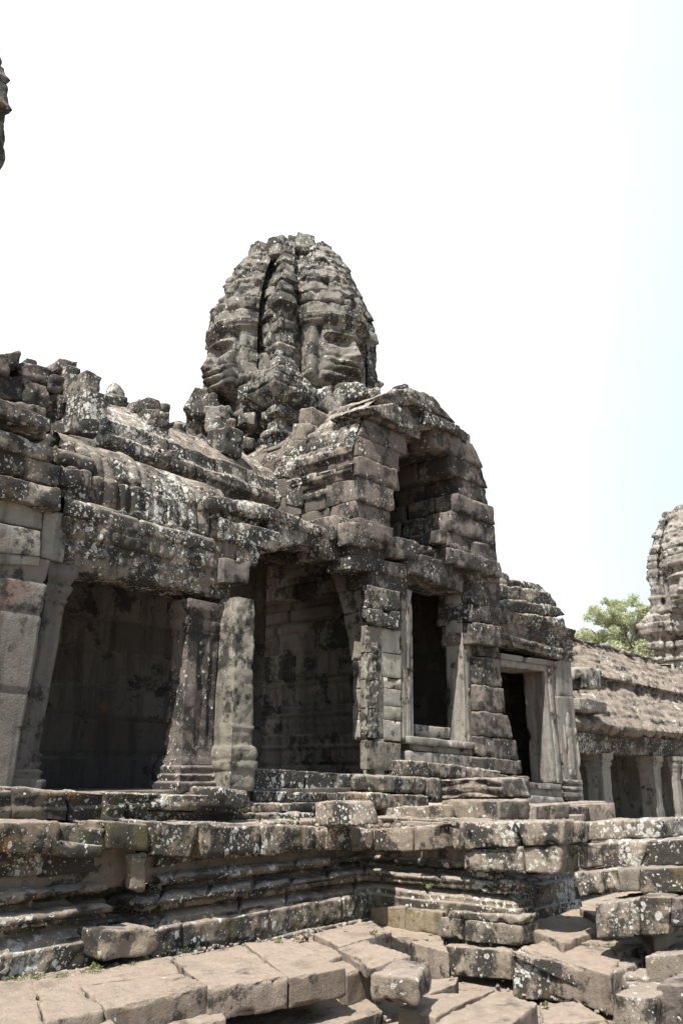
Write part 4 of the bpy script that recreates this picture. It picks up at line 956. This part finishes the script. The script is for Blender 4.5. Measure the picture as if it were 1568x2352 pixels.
for q, z, t in (([(-90, 2252), (78, 2248), (110, 2400), (-90, 2440)], -1.59, .5), ([(76, 2252), (395, 2196), (412, 2236), (76, 2280)], -1.585, .5), ([(79, 2281), (182, 2264), (240, 2322), (105, 2352)], -1.587, .45), ([(184, 2263), (412, 2237), (478, 2266), (242, 2320)], -1.59, .35),
                ([(396, 2196), (560, 2166), (662, 2244), (480, 2270)], -1.595, .24), ([(560, 2166), (668, 2158), (794, 2220), (664, 2244)], -1.60, .24), ([(640, 2160), (720, 2146), (812, 2186), (752, 2206)], -1.70, .4), ([(750, 2204), (815, 2186), (858, 2215), (796, 2238)], -1.74, .4),
                ([(718, 2146), (850, 2112), (900, 2140), (780, 2172)], -1.64, .3), ([(840, 2112), (1010, 2140), (1030, 2185), (900, 2150)], -1.72, .4), ([(107, 2352), (242, 2324), (330, 2420), (120, 2440)], -1.66, .5), ([(242, 2318), (480, 2272), (520, 2340), (300, 2400)], -1.78, .5), ([(480, 2300), (800, 2250), (880, 2320), (560, 2420)], -2.0, .5),
                ([(1190, 2122), (1330, 2082), (1405, 2126), (1290, 2165)], -1.60, .5), ([(1328, 2082), (1470, 2056), (1562, 2096), (1402, 2126)], -1.53, .6), ([(1470, 2056), (1640, 2036), (1720, 2080), (1560, 2096)], -1.53, .6),
                ([(1290, 2165), (1405, 2126), (1720, 2080), (1700, 2170)], -1.66, .5), ([(-90, 2215), (260, 2205), (400, 2180), (76, 2256)], -1.60, .5)):
    slab(g, q, z, t)
part('paving', g, M_PAVE, kind='structure')
FG = 'tumbled stones in the foreground'
def fslab(quad, z, th, label, mat=M_PAVE, name='stone_slab', cat='stone slab', **kw):
    g = G(); slab(g, quad, z, th, **kw)
    V = np.concatenate(g.v); c = V.mean(0); c[2] = V[:, 2].min()
    return tag(part(name, g, mat, None, None, c), label, cat, FG)
fslab([(775, 2178), (838, 2160), (944, 2194), (852, 2222)], None, .12, 'tilted triangular slab leaning against the paving behind the square boulder', zs=(-1.66, -1.62, -1.60, -1.66))
fslab([(848, 2236), (908, 2200), (988, 2212), (960, 2248)], -1.57, .22, 'square pinkish boulder perched on the paving edge, bottom centre', M_BLOCK, 'boulder', 'boulder', r=.05, amp=.03)
fslab([(975, 2288), (1138, 2268), (1000, 2335), (914, 2316)], -1.90, .14, 'thin grey slab with a pale edge lying right of the square boulder')
fslab([(930, 2250), (1052, 2245), (1046, 2262), (975, 2286)], -1.88, .2, 'shadowed slab behind the thin grey slab')
fslab([(1136, 2278), (1234, 2306), (1110, 2400), (985, 2345)], -1.86, .30, 'large flat brown slab at the bottom edge, right of centre')
fslab([(1238, 2302), (1330, 2304), (1400, 2342), (1240, 2350)], -2.0, .2, 'low tan slab half hidden under the cracked wedge block')
fslab([(1100, 2350), (1330, 2340), (1380, 2420), (1120, 2440)], -2.06, .2, 'lowest slab at the bottom edge below the cracked wedge block')
def lowblk(fn, quad, pos, dep, label, mat=M_BLOCK, **kw): return loose(fn, quad, pos, dep, mat, label, FG, **kw)
lowblk(bx, [(1012, 2136), (1018, 2136), (1018, 2180), (1012, 2180)], 8.9, .3, 'thin broken stone chip in the gap left of the footing block')
lowblk(bx, [(1018, 2172), (1172, 2184), (1174, 2256), (1020, 2240)], 8.72, .7, 'long footing block with two dark holes under the platform corner')
fslab([(1195, 2176), (1350, 2120), (1440, 2190), (1400, 2240)], None, .34, 'big sloping slab on top of the cracked wedge block', M_PAVE, zs=(-1.66, -1.62, -1.72, -1.76))
lowblk(bx, [(1176, 2186), (1402, 2238), (1404, 2308), (1190, 2202)], 8.32, .8, 'upper piece of the cracked wedge block, above its diagonal crack', r=.022)
lowblk(bx, [(1174, 2192), (1184, 2198), (1404, 2318), (1180, 2292)], 8.36, .8, 'lower piece of the cracked wedge block, below its diagonal crack', r=.022)
fslab([(1355, 2135), (1480, 2110), (1480, 2165), (1420, 2190)], -1.68, .4, 'brown rippled slab beside the sloping slab, towards the stair flank')
fslab([(1375, 2105), (1500, 2095), (1530, 2130), (1400, 2140)], -1.62, .3, 'sunlit thick slab lying below the bottom step')
fslab([(1450, 2120), (1600, 2105), (1600, 2140), (1500, 2160)], -1.60, .3, 'pale slab at the right edge above the whitened corner block')
lowblk(bx, [(1478, 2196), (1600, 2186), (1600, 2262), (1484, 2262)], 8.55, .7, 'whitened corner block at the right edge')
lowblk(bx, [(1404, 2282), (1500, 2290), (1506, 2420), (1406, 2410)], 7.75, .6, 'square dark block with white dots in the bottom right corner', M_BLOCK)
lowblk(bx, [(1505, 2262), (1600, 2262), (1600, 2420), (1512, 2420)], 8.0, .7, 'dark block at the very corner, behind the white dotted block', M_DARK)
lowblk(bx, [(1418, 2240), (1490, 2246), (1492, 2290), (1424, 2286)], 8.5, .5, 'pale fragment between the sloping slab and the whitened corner block')

# ------------------------------------------------------------------ tree and weeds
def leafmat(name, c1, c2):
    m = bpy.data.materials.new(name); m.use_nodes = True; nt = m.node_tree; bs = nt.nodes['Principled BSDF']
    at = nd(nt, 'ShaderNodeAttribute', attribute_name='tint'); mixn = nd(nt, 'ShaderNodeMixRGB')
    mixn.inputs[1].default_value = (*c1, 1); mixn.inputs[2].default_value = (*c2, 1)
    nt.links.new(at.outputs['Fac'], mixn.inputs[0]); nt.links.new(mixn.outputs[0], bs.inputs['Base Color'])
    bs.inputs['Roughness'].default_value = .6
    tr = nd(nt, 'ShaderNodeBsdfTranslucent'); ms = nd(nt, 'ShaderNodeMixShader'); ms.inputs[0].default_value = .45
    nt.links.new(mixn.outputs[0], tr.inputs['Color'])
    nt.links.new(bs.outputs[0], ms.inputs[1]); nt.links.new(tr.outputs[0], ms.inputs[2]); nt.links.new(ms.outputs[0], nt.nodes['Material Output'].inputs['Surface'])
    return m
M_LEAF = leafmat('tree_leaves', (0.27, 0.30, 0.16), (0.50, 0.52, 0.34))
M_WEED = leafmat('weed_leaves', (0.10, 0.13, 0.04), (0.20, 0.22, 0.09))
M_BARK = stone('bark', (.16, .13, .10), (.12, .10, .08), black=.3, white=.1, top=0, orange=0)
def leaves(g, cen, rad, n, size, rng):
    d = rng.normal(size=(n, 3)); d /= np.linalg.norm(d, axis=1, keepdims=True)
    p = np.asarray(cen) + d * np.asarray(rad) * (rng.uniform(0, 1, (n, 1)) ** .45)
    a = rng.normal(size=(n, 3)); a /= np.linalg.norm(a, axis=1, keepdims=True)
    b = np.cross(a, rng.normal(size=(n, 3))); b /= np.linalg.norm(b, axis=1, keepdims=True)
    s = size * rng.uniform(.6, 1.3, (n, 1))
    V = np.stack((p - a * s, p + b * s * .5, p + a * s, p - b * s * .5), 1).reshape(-1, 3)
    g.add(V, np.arange(n * 4).reshape(-1, 4), np.repeat(rng.uniform(0, 1, n), 4))
def limb(g, p0, p1, r0, r1, seg=8):
    p0, p1 = np.array(p0, float), np.array(p1, float); n = 6; V = []
    d = (p1 - p0) / np.linalg.norm(p1 - p0); u = np.cross(d, (0.3, .9, .1)); u /= np.linalg.norm(u); w = np.cross(d, u)
    for i in range(n + 1):
        t = i / n; c = p0 + (p1 - p0) * t + u * .06 * math.sin(t * 5) * np.linalg.norm(p1 - p0) * .3
        for k in range(seg):
            an = 2 * math.pi * k / seg; V.append(c + (u * math.cos(an) + w * math.sin(an)) * (r0 + (r1 - r0) * t))
    Fq = [(i * seg + k, i * seg + (k + 1) % seg, (i + 1) * seg + (k + 1) % seg, (i + 1) * seg + k) for i in range(n) for k in range(seg)]
    g.add(np.array(V), Fq, .5)
TD = 62.0
tb = at_d(1440, 1800, TD)
TREE = thing('tree', (tb[0], tb[1], -2.1), 'pale green sunlit tree between the right gallery and the distant tower', 'tree')
gt, gl = G(), G(); rng = np.random.default_rng(5); rnd = random.Random(5)
top0 = at_d(1440, 1500, TD)
limb(gt, (tb[0], tb[1], -2.2), top0, .4, .22)
RT = np.array((_s, -_c, 0)); FW = np.array((_c, _s, 0))
for (px, py, r) in ((1440, 1400, .8), (1412, 1412, .7), (1470, 1405, .6), (1395, 1432, .8), (1430, 1430, 1.0), (1465, 1430, .9), (1375, 1455, .8), (1405, 1460, 1.0), (1440, 1460, 1.1), (1475, 1455, 1.0), (1362, 1480, .8), (1390, 1488, 1.0), (1425, 1490, 1.1), (1465, 1488, 1.1), (1500, 1480, 1.0), (1352, 1470, .4), (1418, 1398, .4), (1490, 1420, .8), (1400, 1515, 1.2), (1450, 1520, 1.2), (1500, 1500, 1.2), (1520, 1450, 1.0)):
    c = at_d(px - 8 + (px - 1430) * .15, py - 4, TD + rnd.uniform(-2, 2))
    limb(gt, top0 + (c - top0) * .1, c, .10, .03)
    for k in range(7):
        cc = c + np.array([rnd.gauss(0, .55 * r) for _ in range(3)])
        leaves(gl, cc, (r * .6, r * .6, r * .45), int(300 * r), .085, rng)
part('trunk', gt, M_BARK, TREE); part('crown', gl, M_LEAF, TREE)
WG = 'weeds growing between the stones'
for (px, py, z, s, lab) in ((985, 2040, -1.0, .07, 'tiny weed between the roll mouldings right of the concave corner'), (858, 2150, -1.64, .10, 'weed tuft at the foot of the concave platform corner'), (672, 1885, -.5, .10, 'little weed on the terrace edge below the small stones'), (352, 1965, -.82, .06, 'small weed in the crack above the drain slot'),
                      (1540, 2075, -1.35, .10, 'green leafy weed on the dark blocks at the right edge'), (640, 2168, -1.6, .09, 'weed in a paving joint before the shadowed base'), (1250, 2312, -1.98, .07, 'weed beside the low tan slab under the wedge block'), (220, 2230, -1.57, .11, 'patchy weed along the foot of the left base')):
    g = G(); p = at_z(px, py, z); rng = np.random.default_rng(px)
    s *= .55; leaves(g, p + np.array((0, 0, s * .5)), (s, s, s * .6), 40, .016, rng)
    tag(part('weed', g, M_WEED, None, None, p), lab, 'weed', WG)
g = G(); rng = np.random.default_rng(9)
for k in range(70):
    px = rng.uniform(0, 470); py = np.interp(px, [0, 150, 260, 380, 470], [2246, 2238, 2224, 2186, 2178]) + rng.uniform(-4, 6)
    p = at_z(px, py, -1.57); leaves(g, p, (.05, .04, .012), 8, .010, rng)
part('ground_cover', g, M_WEED, kind='stuff')['label'] = 'thin green weeds along the paving joint'

# grit, stone chips and dry litter lying in the joints
M_CHIP = stone('stone_chips', (0.30, 0.25, 0.20), (0.22, 0.18, 0.14), black=.2, white=.2, top=.3, bump=.3)
g = G(); rng = np.random.default_rng(21)
for k in range(420):
    if k % 4 == 3 and k > 300: continue
    if k < 190: px = rng.uniform(0, 860); py = np.interp(px, [0, 150, 260, 380, 640, 860], [2240, 2232, 2220, 2182, 2158, 2108]) + abs(rng.normal(0, 7)); z = -1.58 - .1 * px / 860
    elif k < 300: px = rng.uniform(860, 1400); py = rng.uniform(2250, 2350); z = -2.08
    elif k % 2: continue
    else: px = rng.uniform(600, 1300); py = np.interp(px, [600, 850, 1300], [1893, 1898, 1886]) + rng.uniform(-3, 2); z = -.50
    p = at_z(px, py, z); s = rng.uniform(.008, .028)
    block(g, p[0] - s, p[0] + s, p[1] - s * .7, p[1] + s * .7, p[2] - s * .3, p[2] + s * .8, rz=rng.uniform(0, 3), r=.006, amp=.004, res=.03, jit=s * .4)
part('gravel', g, M_CHIP, kind='stuff')['label'] = 'small stone chips and grit lying in the joints'
